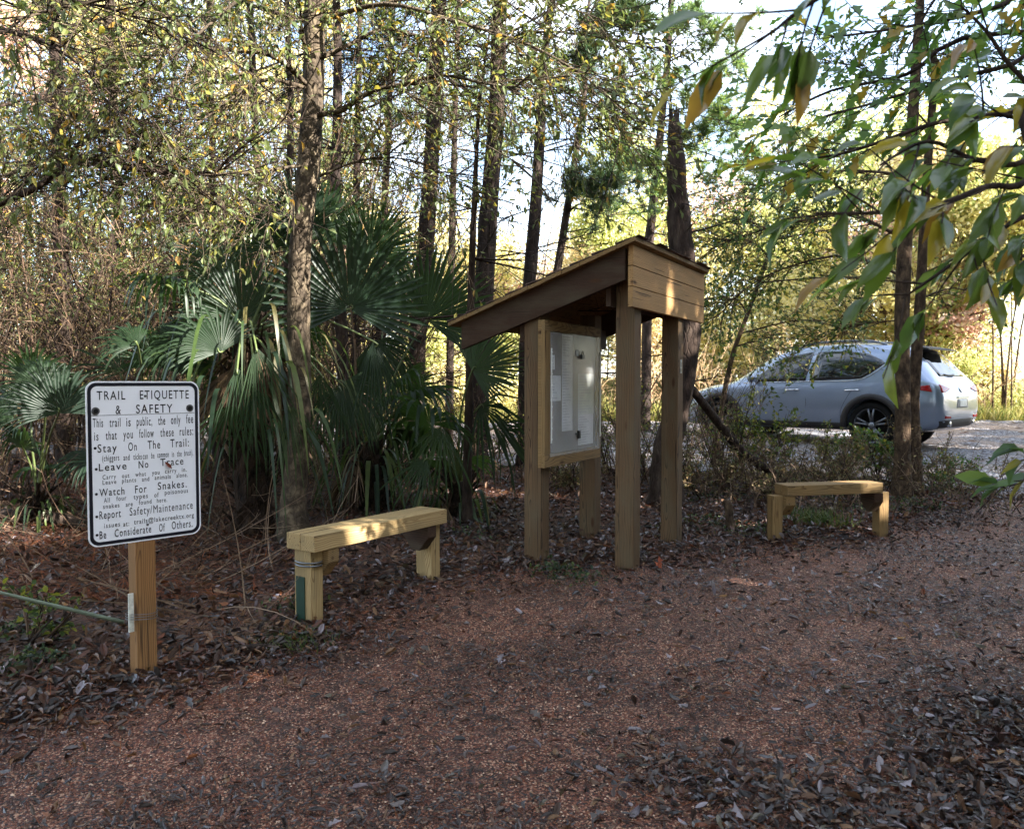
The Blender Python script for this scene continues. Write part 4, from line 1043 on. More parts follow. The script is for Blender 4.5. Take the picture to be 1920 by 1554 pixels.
# ---------------------------------------------------------------- leaf kinds
M['leaf_oak'] = leaf_mat('olive and yellow oak leaves', [(104, 116, 64), (90, 104, 60), (122, 130, 72), (136, 134, 68), (96, 108, 72), (112, 122, 82), (164, 154, 72), (108, 118, 80), (132, 138, 94), (100, 112, 66), (94, 110, 70), (84, 100, 58), (120, 130, 78), (170, 134, 66)], .45, .4, .5)
M['leaf_green'] = leaf_mat('green leaves', [(74, 104, 50), (62, 90, 46), (90, 120, 58), (104, 126, 56), (70, 96, 62), (86, 110, 74), (150, 144, 60)], .45, .38, .5)
M['leaf_big'] = leaf_mat('broad drooping leaves', [(86, 112, 56), (98, 122, 58), (76, 102, 58), (112, 126, 60), (90, 110, 62), (160, 144, 58), (104, 126, 66), (84, 104, 52), (98, 116, 70), (86, 112, 56), (150, 118, 64)], .55, .2, 1., 1.9, .5)
M['leaf_lobed'] = leaf_mat('lobed green leaves', [(92, 126, 74), (80, 112, 66), (104, 136, 76), (96, 126, 80), (112, 138, 74), (126, 140, 72), (92, 124, 66), (160, 138, 66)], .55, .35, .5, 1.8, .55)
M['leaf_fine'] = leaf_mat('fine grey green leaves', [(92, 106, 70), (80, 94, 64), (108, 118, 78), (124, 128, 76), (96, 110, 84), (146, 142, 84)], .45, .5, .4)
M['leaf_shrub'] = leaf_mat('yellow green shrub leaves', [(92, 110, 48), (120, 130, 52), (76, 94, 46), (142, 142, 58), (64, 82, 48), (84, 96, 64)], .4, .5, .4)
M['leaf_dim'] = leaf_mat('small dull leaves', [(106, 98, 70), (92, 90, 62), (120, 104, 76), (84, 92, 64), (134, 114, 80), (98, 82, 64), (142, 130, 92)], .35, .6, .3)
M['needles'] = leaf_mat('blue green pine needles', [(62, 88, 62), (76, 104, 70), (54, 76, 60), (92, 116, 72), (110, 124, 74)], .25, .5, .4)
M['needles_pale'] = leaf_mat('pale pine needles', [(110, 136, 76), (92, 122, 72), (136, 150, 84), (84, 110, 76)], .4, .5, .4)  # paler, yellower green than the other needles
M['needles_brown'] = leaf_mat('browned pine needles', [(130, 96, 66), (108, 78, 56), (150, 112, 74)], .2, .7, .2)

def ext_path(pix, d, wpx, top=None, base=True, dz=0.):
    """pixels from the top down -> points from the ground up, radii"""
    if np.isscalar(d): d = [d] * len(pix)
    if np.isscalar(wpx): wpx = [wpx] * len(pix)
    P = [W(x, y, q) for (x, y), q in zip(pix, d)][::-1]; r = [w * q / FPX / 2 for w, q in zip(wpx, d)][::-1]
    if base:
        b = P[0].copy(); g = float(gz(b[0], b[1])); P[0] = np.array([b[0], b[1], max(b[2], g + .25)]) if b[2] > g + .3 else np.array([b[0], b[1], g + .3])
        P = [np.array([b[0], b[1] - .02, g - .15]), np.array([b[0], b[1], g + .06])] + P; r = [r[0] * 1.7, r[0] * 1.35] + r
    if top:
        s = P[-1] - P[-2]; s = s / s[2]; h = top - P[-1][2]
        if h > .3:
            for t in (.4, 1.): P.append(P[-1 if t == .4 else -2] + s * h * t * .9 + rv(1)[0] * [.15, .15, 0]); r.append(r[-1] * (.8 if t == .4 else .35))
    return np.array(P), np.array(r)

def seg_set(pts):
    pts = np.asarray(pts); d = np.diff(pts, axis=0); l = np.linalg.norm(d, axis=1)
    return bset(pts[:-1], d / l[:, None], l)

def along(P, r, z0, z1, n):
    z = R.uniform(z0, z1, n); o = np.stack([np.interp(z, P[:, 2], P[:, k]) for k in range(3)], 1)
    return o, np.interp(z, P[:, 2], r)

def needle_tufts(mb, b, per, n=26, L=.17, mi=0, w=.010, t0=.5):
    m = len(b['P']) * per; i = np.repeat(np.arange(len(b['P'])), per); t = R.uniform(t0, 1.05, m); C = on(b, i, t); T = tang(b, i, t)
    C = np.repeat(C, n, 0); T = np.repeat(T, n, 0); k = len(C)
    D = nrm(T * .7 + rv(k)); l = R.uniform(.6, 1.1, k) * L
    leaves(mb, C + T * R.uniform(-.06, .06, (k, 1)), D, rv(k), l, np.full(k, w), 'needle', mi)

def pine(label, pix, d, w, top=12., dead=14, live=10, mat='bark_pine', zlive=5., zdead=(1.2, 6.), nd='needles', L=(.5, 1.7), per=3, name='pine_tree', group='dark trunked pines and saplings behind the palms', sag=-.05, w_n=.012, clumps=()):
    P, r = ext_path(pix, d, w, top)
    t = thing(name, label, 'tree', P[1] - [0, 0, .06], 0, group)
    mb = MB(); mb.add(*path_tube(P, r, 10, .07, 4))
    h = P[-1][2]
    if dead:
        o, rr = along(P, r, zdead[0], min(zdead[1], h - .3), dead); a = R.uniform(0, 2 * PI, dead)
        D = np.stack([np.cos(a), np.sin(a) * .8, R.uniform(-.25, .35, dead)], 1); b0 = bset(o, D, R.uniform(*L, dead), rv(dead) * .15 + [0, 0, sag])
        b1 = sprout(b0, 5, .2, 1, .8, (.25, .55)); b2 = sprout(b1, 3, .2, 1, .8, (.3, .6))
        for b, r0, r1, ns in ((b0, .012, .004, 4), (b1, .005, .002, 3), (b2, .003, .0012, 3)): mb.add(*tubes(b['P'], b['D'], b['L'], b['B'], r0, r1, 3, ns))
    cr = MB(); have = False
    if live and h > zlive + .4:
        o, rr = along(P, r, zlive, h, live); a = R.uniform(0, 2 * PI, live); f = (1.25 - (o[:, 2] - zlive) / max(h - zlive, .1))
        D = np.stack([np.cos(a), np.sin(a), R.uniform(-.1, .6, live)], 1); b0 = bset(o, D, R.uniform(.9, 2.3, live) * f.clip(.3, 1), rv(live) * .1 + [0, 0, .1])
        b1 = sprout(b0, 6, .35, 1, .7, (.3, .5), .15)
        for b, r0, r1, ns in ((b0, .02, .006, 4), (b1, .006, .003, 3)): mb.add(*tubes(b['P'], b['D'], b['L'], b['B'], r0, r1, 3, ns))
        needle_tufts(cr, b1, per, 26, .19, 0, w_n); needle_tufts(cr, b0, 2, 26, .19, 0, w_n, .75); have = True
    for (cx, cy, cd_, cr_) in clumps:
        c = W(cx, cy, cd_); rr_ = cr_ * cd_ / FPX; zb = min(c[2] - .1, h - .2); o = np.array([np.interp(zb, P[:, 2], P[:, q]) for q in range(3)])
        mb.add(*path_tube([o, (o + c) / 2 + [0, 0, .08], c], [.022, .014, .005], 6, .08, 4))
        b0 = bset(np.repeat(c[None], 9, 0) + rv(9) * rr_ * .5, rv(9) * [1, 1, .6] + nrm(c - o) * .6, R.uniform(.5, 1.4, 9) * rr_, rv(9) * .2); b1 = sprout(b0, 5, .1, 1, .8, (.4, .7))
        for b, r0 in ((b0, .006), (b1, .004)): mb.add(*tubes(b['P'], b['D'], b['L'], b['B'], r0, .002, 2, 3))
        needle_tufts(cr, b1, 2, 22, .2, 0, w_n); needle_tufts(cr, b0, 2, 22, .2, 0, w_n); have = True
    mb.build('trunk', M[mat], t, True)
    if have: cr.build('crown', M[nd], t)
    return t, P, r

# the pines and saplings behind the palms
pine('straight dark pine trunk rising right of the large upright palm fronds', [(824, -10), (815, 200), (801, 420), (786, 600), (779, 740), (776, 870)], 10.5, [28, 29, 30, 31, 32, 34], 13, 20)
pine('thick dark pine trunk rising behind the low end of the kiosk roof', [(939, -10), (931, 200), (915, 420), (906, 560), (900, 700), (897, 860)], 11, [26, 30, 36, 36, 36, 38], 14, 22)
pine('very thin dark sapling at the left end of the kiosk roof', [(893, 300), (887, 440), (882, 600), (879, 760), (876, 960)], 7.4, [8, 12, 14, 16, 18], 5, 10, 0, 'bark_dark', name='sapling')
pine('slim dark pine trunk above the middle of the kiosk roof', [(1019, 120), (1012, 260), (1001, 430), (990, 560), (985, 700), (984, 850)], 11.5, [14, 20, 24, 25, 26, 28], 11, 22, 9, zlive=6)
pine('thin pine leaning right with a dark needle clump beside it', [(1098, 150), (1084, 260), (1064, 390), (1046, 500), (1030, 600), (1015, 820)], 13, [8, 11, 14, 15, 16, 18], 9, clumps=[(1105, 385, 12.8, 48), (1075, 345, 12.8, 30), (1140, 350, 12.6, 34), (1120, 70, 12.5, 55), (1175, 40, 12.5, 40), (1080, 130, 12.5, 35)], dead=18, live=8, zlive=6.2)
pine('slim reddish pine standing left of the broken dark snag', [(1262, -60), (1252, 110), (1238, 250), (1223, 400), (1216, 480), (1210, 780)], 17, [10, 12, 14, 17, 18, 20], 13, clumps=[(1180, 285, 16.5, 50), (1230, 330, 16.5, 45), (1310, 200, 16.5, 60), (1345, 90, 16.5, 55), (1370, 300, 16.4, 60), (1290, 60, 16.5, 50), (1200, 170, 16.5, 45), (1335, 250, 16, 40)], dead=10, live=26, zlive=4.6, nd='needles_pale', zdead=(2.5, 6), w_n=.018)
pine('dark trunk left of the trail sign, behind the sunlit low palm', [(100, -10), (106, 150), (113, 440), (119, 620), (122, 800)], 10.8, [20, 22, 27, 29, 30], 12, 26, zdead=(1, 7))
pine('slender trunk second from the left edge of the thicket', [(204, -10), (214, 250), (225, 500), (228, 800)], 12.5, [14, 16, 20, 22], 13, 26, zdead=(1, 8))
pine('dark trunk just right of the grey forked trunk', [(630, -10), (633, 200), (629, 380), (636, 520), (643, 700), (646, 860)], 9.5, [14, 18, 21, 22, 22, 24], 11, 22, zdead=(1.5, 6))
pine('pole thin pine behind the large upright palm frond', [(676, -10), (672, 150), (668, 420), (666, 800)], 12, [8, 10, 14, 16], 11, 20, zdead=(2, 8))
pine('thin trunk just left of the grey forked trunk', [(468, -10), (479, 250), (490, 480), (496, 800)], 10, [12, 14, 16, 18], 11, 26, zdead=(1.5, 7))
pine('pole thin trunk half hidden behind the grey forked trunk', [(538, -10), (544, 200), (540, 420), (530, 800)], 11, [9, 11, 12, 14], 11, 22, zdead=(2, 8))
pine('thin pine between the grey forked trunk and the straight pine', [(737, -10), (727, 260), (716, 520), (708, 800)], 13, [10, 12, 15, 17], 12, 20, zdead=(2, 8))
pine('thin pine just left of the thick trunk behind the kiosk roof', [(862, -10), (852, 260), (846, 520), (842, 800)], 14.5, [9, 11, 14, 16], 12, 18, zdead=(2, 8))
pine('thin brown trunk above the right edge of the trail sign', [(392, -10), (399, 300), (404, 560), (407, 800)], 11.5, [10, 12, 15, 16], 12, 30, zdead=(1, 8))

# broken snag
P, r = ext_path([(1264, 222), (1267, 300), (1272, 400), (1279, 480), (1290, 560), (1287, 660), (1270, 760), (1250, 850)], 8.4, [18, 34, 41, 46, 48, 46, 46, 52], None)
sn = thing('dead_snag', 'dark broken snag with a jagged top standing behind the kiosk', 'tree', P[1] - [0, 0, .06])
mb = MB(); mb.add(*path_tube(P, r, 14, .10, 5))
for k in range(5):
    a = 2 * PI * k / 5; b = P[-1] + np.array([math.cos(a), math.sin(a), 0]) * r[-1] * .6
    mb.add(*tubes(b[None] - [0, 0, .08], np.array([[.1 * math.cos(a), .1 * math.sin(a), 1]]), np.array([R.uniform(.14, .38)]), np.zeros((1, 3)), .028, .004, 2, 5))
o, rr = along(P, r, 1.2, 3.6, 8); a = R.uniform(0, 2 * PI, 8)
b0 = bset(o, np.stack([np.cos(a), np.sin(a), R.uniform(-.3, .4, 8)], 1), R.uniform(.2, .7, 8), rv(8) * .2); b1 = sprout(b0, 3, .3, 1, .7)
mb.add(*tubes(b0['P'], b0['D'], b0['L'], b0['B'], .012, .004, 3, 4)); mb.add(*tubes(b1['P'], b1['D'], b1['L'], b1['B'], .004, .0015, 3, 3))
mb.build('trunk', M['bark_dark'], sn, True)
# leaning log with its prop
A = W(1283, 712, 8.55); e = G(1480, 908)
pts = [A, A * .72 + e * .28 + [-.05, 0, -.03], A * .42 + e * .58 + [-.06, 0, -.10], A * .15 + e * .85 + [.03, 0, -.06], e + [.05, 0, .03]]
lg = thing('fallen_log', 'dark leaning log propped against the snag before the parked car', 'log', e)
mb = MB(); mb.add(*path_tube(pts, [.042, .048, .052, .05, .04], 10, .08, 4)); mb.build('trunk', M['bark_dark'], lg, True)
q = np.array(pts[2]); f = G(1352, 902)
mb = MB(); mb.add(*path_tube([q, q * .5 + f * .5 + [.03, 0, .02], f], [.035, .03, .03], 7, .1, 3)); mb.build('branch', M['bark_dark'], lg, True)
b = G(1370, 994); st = thing('cut_stump', 'slim pale cut stump left of the right bench', 'stump', b)
mb = MB(); mb.add(*path_tube([b - [0, 0, .05], b + [-.01, 0, .12], b + [-.035, 0, .27]], [.045, .038, .036], 9, .08, 3)); mb.build('trunk', M['bark_tan'], st, True)
# fallen branch lying left, rods and sticks
A, e = W(-60, 905, 7.6), W(170, 935, 7.3)
for p in (A, e): p[2] = gz(p[0], p[1]) + .05
mb = MB(); mb.add(*path_tube([A, (A + e) / 2 + [0, 0, .05], e], [.06, .07, .05], 9, .12, 4)); tag(mb.build('fallen_log', M['bark_dark'], None, True), 'mossy dark log lying on russet leaves left of the sign', 'log')
A, e = W(-60, 1096, 3.9), W(232, 1166, 4.25); 
mb = MB(); mb.add(*path_tube([A, A * .5 + e * .5 + [0, 0, .0], e], [.008, .010, .012], 7, .05, 3)); tag(mb.build('green_pole', plain('green grey stem', (112, 122, 104), .5), None, True), 'thin grey green stem leaning across to the sign post', 'pole')
A, e = G(480, 1222), G(560, 1216)
mb = MB(); mb.add(*path_tube([A + [-.1, 0, .02], A + [0, 0, .025], e + [0, 0, .02]], [.012, .018, .012], 7, .15, 3)); tag(mb.build('stick', M['bark_dark'], None, True), 'short dark stick on the trail edge below the left bench', 'stick')
g = G(1236, 1072); mb = MB()
leaves(mb, np.array([g + [0, 0, .03], g + [.02, 0, .02]]), np.array([[.1, .2, 1], [-.5, .2, .6]]), np.array([[.5, -1, .1], [.2, -1, .5]]), np.array([.085, .07]), np.array([.045, .04]), 'lobed')
tag(mb.build('fallen_leaf', leaf_mat('orange leaf', [(168, 86, 54), (150, 74, 46)], .2)), 'bright orange leaf standing on the trail right of the kiosk posts', 'leaf')

# ---------------------------------------------------------------- the grey forked oak in front
def limbs_from(list_):
    out = []
    for pix in list_: out.append(np.array([W(x, y, d) for x, y, d in pix]))
    return out
def leafy_tree(name, label, base_path, limbs, bark, leafm, lw, nsub=(4, 4), leaf=(3, (.05, .09), .42, 'long'), group=None, top=None, trunkw=None, rough=.05, lr=.022, ang=.9, up=0., lf=(.25, .5), cat_='tree', droop=.35, extra=None, twig=True, bare=()):
    P, r = base_path
    t = thing(name, label, cat_, P[0] if base_path[0][0][2] > 2 else P[1] - [0, 0, .06], 0, group)
    mb = MB(); mb.add(*path_tube(P, r, 14, rough, 5))
    segs = []
    for k, L in enumerate(limbs):
        w0 = lw[k] if isinstance(lw, (list, tuple)) else lw
        mb.add(*path_tube(L, np.linspace(w0, w0 * .25, len(L)), 7, .08, 4)); segs.append(seg_set(L))
    for L in bare: mb.add(*path_tube(L, np.linspace(.009, .003, len(L)), 6, .08, 4))
    s = cat(*segs); b1 = sprout(s, nsub[0], .1, 1, ang, (.9, 1.6), up); 
    b1['L'] = R.uniform(*lf, len(b1['L'])) * 1.0
    b2 = sprout(b1, nsub[1], .2, 1, .8, (.35, .7), up)
    if twig:
        mb.add(*tubes(b1['P'], b1['D'], b1['L'], b1['B'], .006, .0025, 3, 3)); mb.add(*tubes(b2['P'], b2['D'], b2['L'], b2['B'], .003, .0015, 2, 3))
    mb.build('trunk', M[bark], t, True)
    cr = MB(); foliate(cr, b2, leaf[0], leaf[1], leaf[2], leaf[3], 0, .2, 1., droop); foliate(cr, b1, max(1, leaf[0] // 2), leaf[1], leaf[2], leaf[3], 0, .5, 1., droop)
    cr.build('crown', M[leafm], t)
    return t
P = ext_path([(598, -160), (592, -20), (589, 90), (588, 180), (583, 240), (580, 300), (569, 400), (563, 470), (560, 600), (562, 760), (556, 880), (550, 950)], 6.75, [36, 42, 40, 38, 42, 42, 40, 40, 42, 42, 44, 50], 7.5)
L = limbs_from([
 [(600, 215, 6.7), (645, 205, 6.6), (690, 174, 6.5), (745, 160, 6.4), (830, 142, 6.3), (905, 156, 6.1), (980, 170, 6.0)],
 [(598, 110, 6.7), (660, 82, 6.8), (720, 55, 6.9), (800, 72, 7.0), (900, 88, 7.1), (1010, 110, 7.2)],
 [(600, 40, 6.7), (720, 8, 6.4), (850, 40, 6.2), (980, 80, 6.1), (1090, 140, 6.0), (1180, 215, 6.0)],
 [(576, 160, 6.7), (520, 110, 6.4), (460, 96, 6.2), (380, 90, 6.0), (300, 72, 5.8), (225, 52, 5.6)],
 [(574, 165, 6.7), (500, 150, 6.4), (440, 180, 6.1), (380, 225, 5.9), (330, 250, 5.7)],
 [(586, 112, 6.7), (566, 70, 6.6), (562, 10, 6.4), (540, -60, 6.2)],
 [(570, 310, 6.7), (480, 322, 6.3), (380, 328, 6.0), (280, 318, 5.7), (150, 298, 5.4), (40, 310, 5.2)],
 [(570, -10, 6.7), (450, -40, 5.9), (300, -20, 5.2), (140, 10, 4.7), (20, 40, 4.4)],
 [(520, -60, 6.2), (400, 40, 5.6), (300, 130, 5.2), (240, 200, 5.0)],
 [(905, 156, 6.1), (1010, 150, 6.2), (1110, 190, 6.2), (1200, 280, 6.2)], [(900, 88, 7.1), (1010, 60, 7.2), (1120, 70, 7.2), (1230, 90, 7.2)], [(720, 8, 6.4), (900, -30, 6.6), (1080, 20, 6.8), (1180, 60, 6.8)], [(900, 88, 7.1), (990, 190, 7.2), (1070, 230, 7.3), (1150, 250, 7.3)],
 [(600, 330, 6.7), (680, 300, 6.6), (770, 300, 6.5), (840, 330, 6.4)],
 [(560, 360, 6.7), (500, 390, 6.5), (420, 400, 6.3), (340, 390, 6.2)],
])
leafy_tree('oak_tree', 'grey forked oak behind the left bench with sunlit bark and olive yellow leaves', P, L, 'bark_grey', 'leaf_oak', [.026, .022, .02, .022, .018, .018, .016, .024, .014, .008, .012, .012, .008, .012, .010], (10, 6), (3, (.03, .085), .4, 'long'), lf=(.35, .95), bare=limbs_from([[(745, 160, 6.4), (800, 205, 6.0), (860, 242, 5.6), (960, 300, 5.1), (1060, 352, 4.8)], [(770, 182, 6.2), (840, 200, 6.0), (930, 215, 5.8)], [(960, 300, 5.1), (1010, 345, 5.0), (1040, 390, 5.0)]]))
# oak reaching in from the left, its trunk out of view
P = ext_path([(-420, -100), (-400, 300), (-390, 800)], 6.2, [60, 70, 90], 8)
L = limbs_from([[(-405, 560, 6.2), (-150, 440, 5.9), (0, 380, 5.8), (70, 350, 5.7), (115, 312, 5.7), (150, 268, 5.6), (190, 245, 5.5), (255, 240, 5.4)],
 [(120, 306, 5.7), (200, 310, 5.5), (280, 322, 5.3), (360, 328, 5.2), (440, 312, 5.1)],
 [(-410, 200, 6.2), (-150, 60, 5.6), (20, 60, 5.2), (120, 100, 5.0), (210, 180, 4.9)],
 [(-410, 100, 6.2), (-200, -60, 5.6), (0, -20, 5.2), (180, 10, 5.0), (330, 60, 4.9)],
 [(-400, 400, 6.2), (-150, 300, 6.6), (0, 200, 6.8), (100, 180, 7.0), (200, 130, 7.2)]])
leafy_tree('oak_tree', 'oak reaching in at the upper left with dark bent limbs and yellowing leaves', P, L, 'bark_dark', 'leaf_oak', [.036, .016, .022, .022, .022], (9, 6), (1, (.04, .08), .42, 'long'), lf=(.3, .85))

# two slim trunks right of the right bench
P = ext_path([(1726, -60), (1716, 150), (1704, 330), (1697, 450), (1691, 600), (1693, 750), (1692, 870)], 8.8, [14, 18, 22, 25, 27, 27, 30], 6.5)
L = limbs_from([[(1697, 450, 8.8), (1600, 405, 9.0), (1500, 415, 9.2), (1400, 440, 9.4), (1325, 470, 9.5)], [(1695, 520, 8.8), (1590, 480, 9.2), (1480, 500, 9.6), (1400, 540, 9.8), (1340, 600, 9.9)],
 [(1704, 330, 8.8), (1600, 320, 9.2), (1500, 330, 9.5), (1410, 350, 9.7)], [(1712, 200, 8.8), (1780, 120, 8.6), (1880, 90, 8.4)], [(1714, 180, 8.8), (1620, 130, 9.1), (1530, 110, 9.3)], [(1693, 600, 8.8), (1600, 610, 9.0), (1520, 640, 9.3)]])
leafy_tree('elm_tree', 'taller of two slim trunks beside the right bench, with small green leaves spreading left', P, L, 'bark_tan', 'leaf_green', [.02, .018, .018, .014, .014, .008], (13, 6), (4, (.035, .062), .55, 'oval'), lf=(.3, .75))
P = ext_path([(1752, 120), (1737, 340), (1729, 500), (1722, 620), (1713, 750), (1716, 870)], 8.95, [12, 15, 18, 20, 21, 24], 5.5)
L = limbs_from([[(1735, 360, 8.95), (1800, 320, 8.9), (1870, 330, 8.8)], [(1745, 240, 8.95), (1680, 180, 9.1), (1600, 200, 9.3)], [(1726, 560, 8.95), (1790, 540, 9.1), (1850, 560, 9.2)]])
leafy_tree('elm_tree', 'thinner lichen spotted trunk growing right against its taller twin', P, L, 'bark_tan', 'leaf_green', .012, (6, 4), (2, (.035, .06), .5, 'oval'), lf=(.25, .5))

P = ext_path([(1475, 330), (1462, 400), (1440, 480), (1405, 580), (1370, 680), (1345, 820)], 11.6, [3, 5, 7, 8, 9, 11], 4.2)
L = limbs_from([[(1440, 480, 11.6), (1420, 460, 11.4), (1390, 450, 11.2), (1340, 465, 11.0)], [(1400, 590, 11.6), (1390, 570, 11.3), (1370, 560, 11.1), (1330, 590, 11.0)], [(1462, 400, 11.6), (1440, 380, 11.4), (1400, 370, 11.2), (1360, 380, 11.1)],
 [(1450, 450, 11.6), (1560, 430, 11.4), (1650, 420, 11.3)], [(1425, 530, 11.6), (1550, 520, 11.3), (1670, 520, 11.2)], [(1465, 390, 11.6), (1500, 330, 11.5), (1480, 310, 11.3)], [(1390, 625, 11.6), (1500, 600, 11.2), (1600, 610, 11.0)], [(1380, 650, 11.6), (1420, 640, 11.2), (1460, 660, 11.0)]])
leafy_tree('yaupon_tree', 'fine leaved grey green small tree between the snag and the car roof', P, L, 'bark_tan', 'leaf_fine', .014, (10, 6), (4, (.035, .06), .5, 'oval'), lf=(.3, .8))
# ---------------------------------------------------------------- near branches from the right
def big_leaf_branch(name, label, trunk, limbs, leafm, per, Lr, asp, kind, bark='bark_dark', lw=.01, nsub=3, lf=(.1, .25), droop=.9, ang=.5, sub2=None):
    P, r = trunk; t = thing(name, label, 'tree', P[1] - [0, 0, .06])
    mb = MB(); mb.add(*path_tube(P, r, 12, .06, 3)); segs = []
    for L in limbs: mb.add(*path_tube(L, np.linspace(lw, lw * .25, len(L)), 6, .08, 4)); segs.append(seg_set(L[-(len(L) - 1):]))
    s = cat(*segs); b1 = sprout(s, nsub, .0, 1, .8); b1['L'] = R.uniform(*lf, len(b1['L'])); b1['B'] *= .5
    mb.add(*tubes(b1['P'], b1['D'], b1['L'], b1['B'], .0025, .0012, 3, 4)); mb.build('trunk', M[bark], t, True)
    cr = MB(); m_ = len(b1['P']) * per; i = np.repeat(np.arange(len(b1['P'])), per); tt = R.uniform(.35, 1.02, m_)
    C = on(b1, i, tt); keep = np.abs(C[:, 0]) < 50; D = nrm(tang(b1, i, tt) + rv(m_) * ang + [-.15, 0, -droop]); N = nrm(rv(m_) * .6 + [-.1, -.35, .8]); l = R.uniform(*Lr, m_)
    leaves(cr, C, D, N, l, l * asp * R.uniform(.8, 1.2, m_), kind, 0, R.uniform(.3, 1.6, m_))
    cr.build('crown', M[leafm], t, True)
    return t, cr
tr = (np.array([(2.75, 1.7, -.1), (2.75, 1.7, .1), (2.8, 1.75, 1.5), (2.7, 1.7, 3.2), (2.75, 1.8, 5.)]), np.array([.11, .09, .075, .06, .03]))
J = lambda *a: np.array([(2.75, 1.72, 2.0 + .2 * len(a) % 1)] + [W(*q) for q in a])
L = [J((2050, 130, 1.8), (1935, 330, 1.7), (1850, 350, 1.65), (1740, 390, 1.6), (1620, 400, 1.6), (1530, 400, 1.6)),
     J((2050, 200, 1.9), (1930, 300, 1.8), (1830, 300, 1.8), (1740, 265, 1.75), (1650, 310, 1.7)),
     J((2080, 400, 2.0), (1940, 400, 1.9), (1850, 450, 1.85), (1750, 520, 1.8), (1690, 560, 1.8)),
     J((2080, 300, 2.0), (1930, 230, 1.9), (1850, 215, 1.85), (1800, 240, 1.8)),
     J((2080, 480, 2.1), (1950, 470, 2.0), (1890, 500, 1.95)),
     J((2000, -200, 1.8), (1760, -120, 1.6), (1580, -30, 1.5), (1500, 20, 1.5), (1450, 60, 1.5))]
big_leaf_branch('hickory_tree', 'hickory reaching in from the right edge with broad drooping glossy leaves', tr, L, 'leaf_big', 3, (.065, .12), .37, 'long', nsub=3, droop=.5, ang=.45)
tr = (np.array([(4.3, 3.6, -.1), (4.3, 3.6, .1), (4.2, 3.6, 2.), (4.0, 3.6, 4.5), (3.9, 3.7, 6.)]), np.array([.16, .13, .11, .09, .05]))
J = lambda *a: np.array([(4.15, 3.6, 2.9)] + [W(*q) for q in a])
L = [J((2050, 60, 3.5), (1900, 120, 3.4), (1780, 150, 3.4), (1650, 190, 3.5), (1540, 220, 3.6)), J((2050, -60, 3.6), (1880, 10, 3.5), (1760, 40, 3.5), (1640, 60, 3.6), (1560, 70, 3.7)),
     J((2080, 160, 3.4), (1900, 210, 3.3), (1760, 230, 3.3), (1640, 270, 3.4), (1570, 290, 3.5), (1500, 300, 3.5)), J((2040, -120, 3.7), (1850, -60, 3.7), (1760, -10, 3.7), (1700, 100, 3.7)),
     J((2080, 260, 3.4), (1920, 150, 3.3), (1850, 60, 3.3), (1800, 10, 3.3)), J((1900, 60, 3.6), (1700, 140, 3.7), (1560, 170, 3.8), (1460, 220, 3.9))]
big_leaf_branch('white_oak_tree', 'oak behind the hickory with dense lobed dark green leaves at the upper right', tr, L, 'leaf_lobed', 4, (.06, .105), .6, 'lobed', nsub=7, lf=(.15, .45), droop=.5, ang=.9, lw=.014)
tr = (np.array([(1.72, 1.95, -.1), (1.72, 1.95, .05), (1.70, 1.95, .6), (1.72, 1.95, 1.5)]), np.array([.014, .012, .01, .004]))
L = [np.array([(1.70, 1.95, 1.02), W(1975, 880, 1.95), W(1915, 905, 1.95), W(1880, 915, 1.95)]), np.array([(1.70, 1.95, 1.1), W(1960, 860, 1.9), W(1925, 858, 1.9)])]
big_leaf_branch('sapling', 'green sapling twig poking in low at the right edge over the gravel', tr, L, 'leaf_green', 2, (.05, .095), .4, 'long', nsub=2, lf=(.02, .06), droop=.45, lw=.003)

# ---------------------------------------------------------------- shrubs
def shrub(label, base, h, spread, nst, leafm, per=3, Lr=(.025, .05), sub=(6, 4), bark='twig_brown', name='shrub', group='brush between the right bench and the gravel', asp=.55):
    t = thing(name, label, 'shrub', base, 0, group); a = R.uniform(0, 2 * PI, nst)
    b0 = bset(base + np.stack([np.cos(a), np.sin(a), 0 * a], 1) * R.uniform(0, .18, (nst, 1)) * spread - [0, 0, .03], np.stack([np.cos(a) * spread, np.sin(a) * spread, np.ones(nst)], 1), h * R.uniform(.5, 1.1, nst), rv(nst) * .3)
    b1 = sprout(b0, sub[0], .2, 1, .8, (.3, .6), .1); b2 = sprout(b1, sub[1], .2, 1, .9, (.3, .6))
    mb = MB()
    for b, r0, r1 in ((b0, .009, .003), (b1, .004, .002), (b2, .0022, .001)): mb.add(*tubes(b['P'], b['D'], b['L'], b['B'], r0, r1, 3, 4 if b is b0 else 3))
    mb.build('stem', M[bark], t)
    if per:
        cr = MB(); foliate(cr, b2, per, Lr, asp, 'oval', 0, .2, 1., .2); cr.build('crown', M[leafm], t)
    return t
def sg(px, py, d=None):
    if d is None: return G(px, py)
    p = W(px, py, d); p[2] = gz(p[0], p[1]); return p
shrub('yellow green shrub left of the car door, above the leaning log', sg(1425, 870, 9.8), .95, .45, 11, 'leaf_shrub', 6, (.035, .065))
shrub('leafy shrub in front of the rear wheel of the parked car', sg(1650, 890, 9.9), .75, .4, 9, 'leaf_green', 5, (.04, .07))
shrub('dense twiggy shrub straight behind the seat of the right bench', sg(1545, 905, 9.0), .6, .7, 14, 'leaf_dim', 3)
shrub('low dim shrub behind the left end of the right bench', sg(1450, 905, 8.6), .5, .8, 12, 'leaf_dim', 2)
shrub('spreading shrub at the foot of the snag', sg(1330, 910, 8.8), .6, .8, 14, 'leaf_dim', 3)
shrub('light shrub seen between the right kiosk posts', sg(1215, 880, 10.2), 1.1, .5, 10, 'leaf_shrub', 3)
shrub('tall thin stemmed shrub right of the notice case', sg(1150, 870, 10.8), 1.5, .4, 10, 'leaf_shrub', 3)
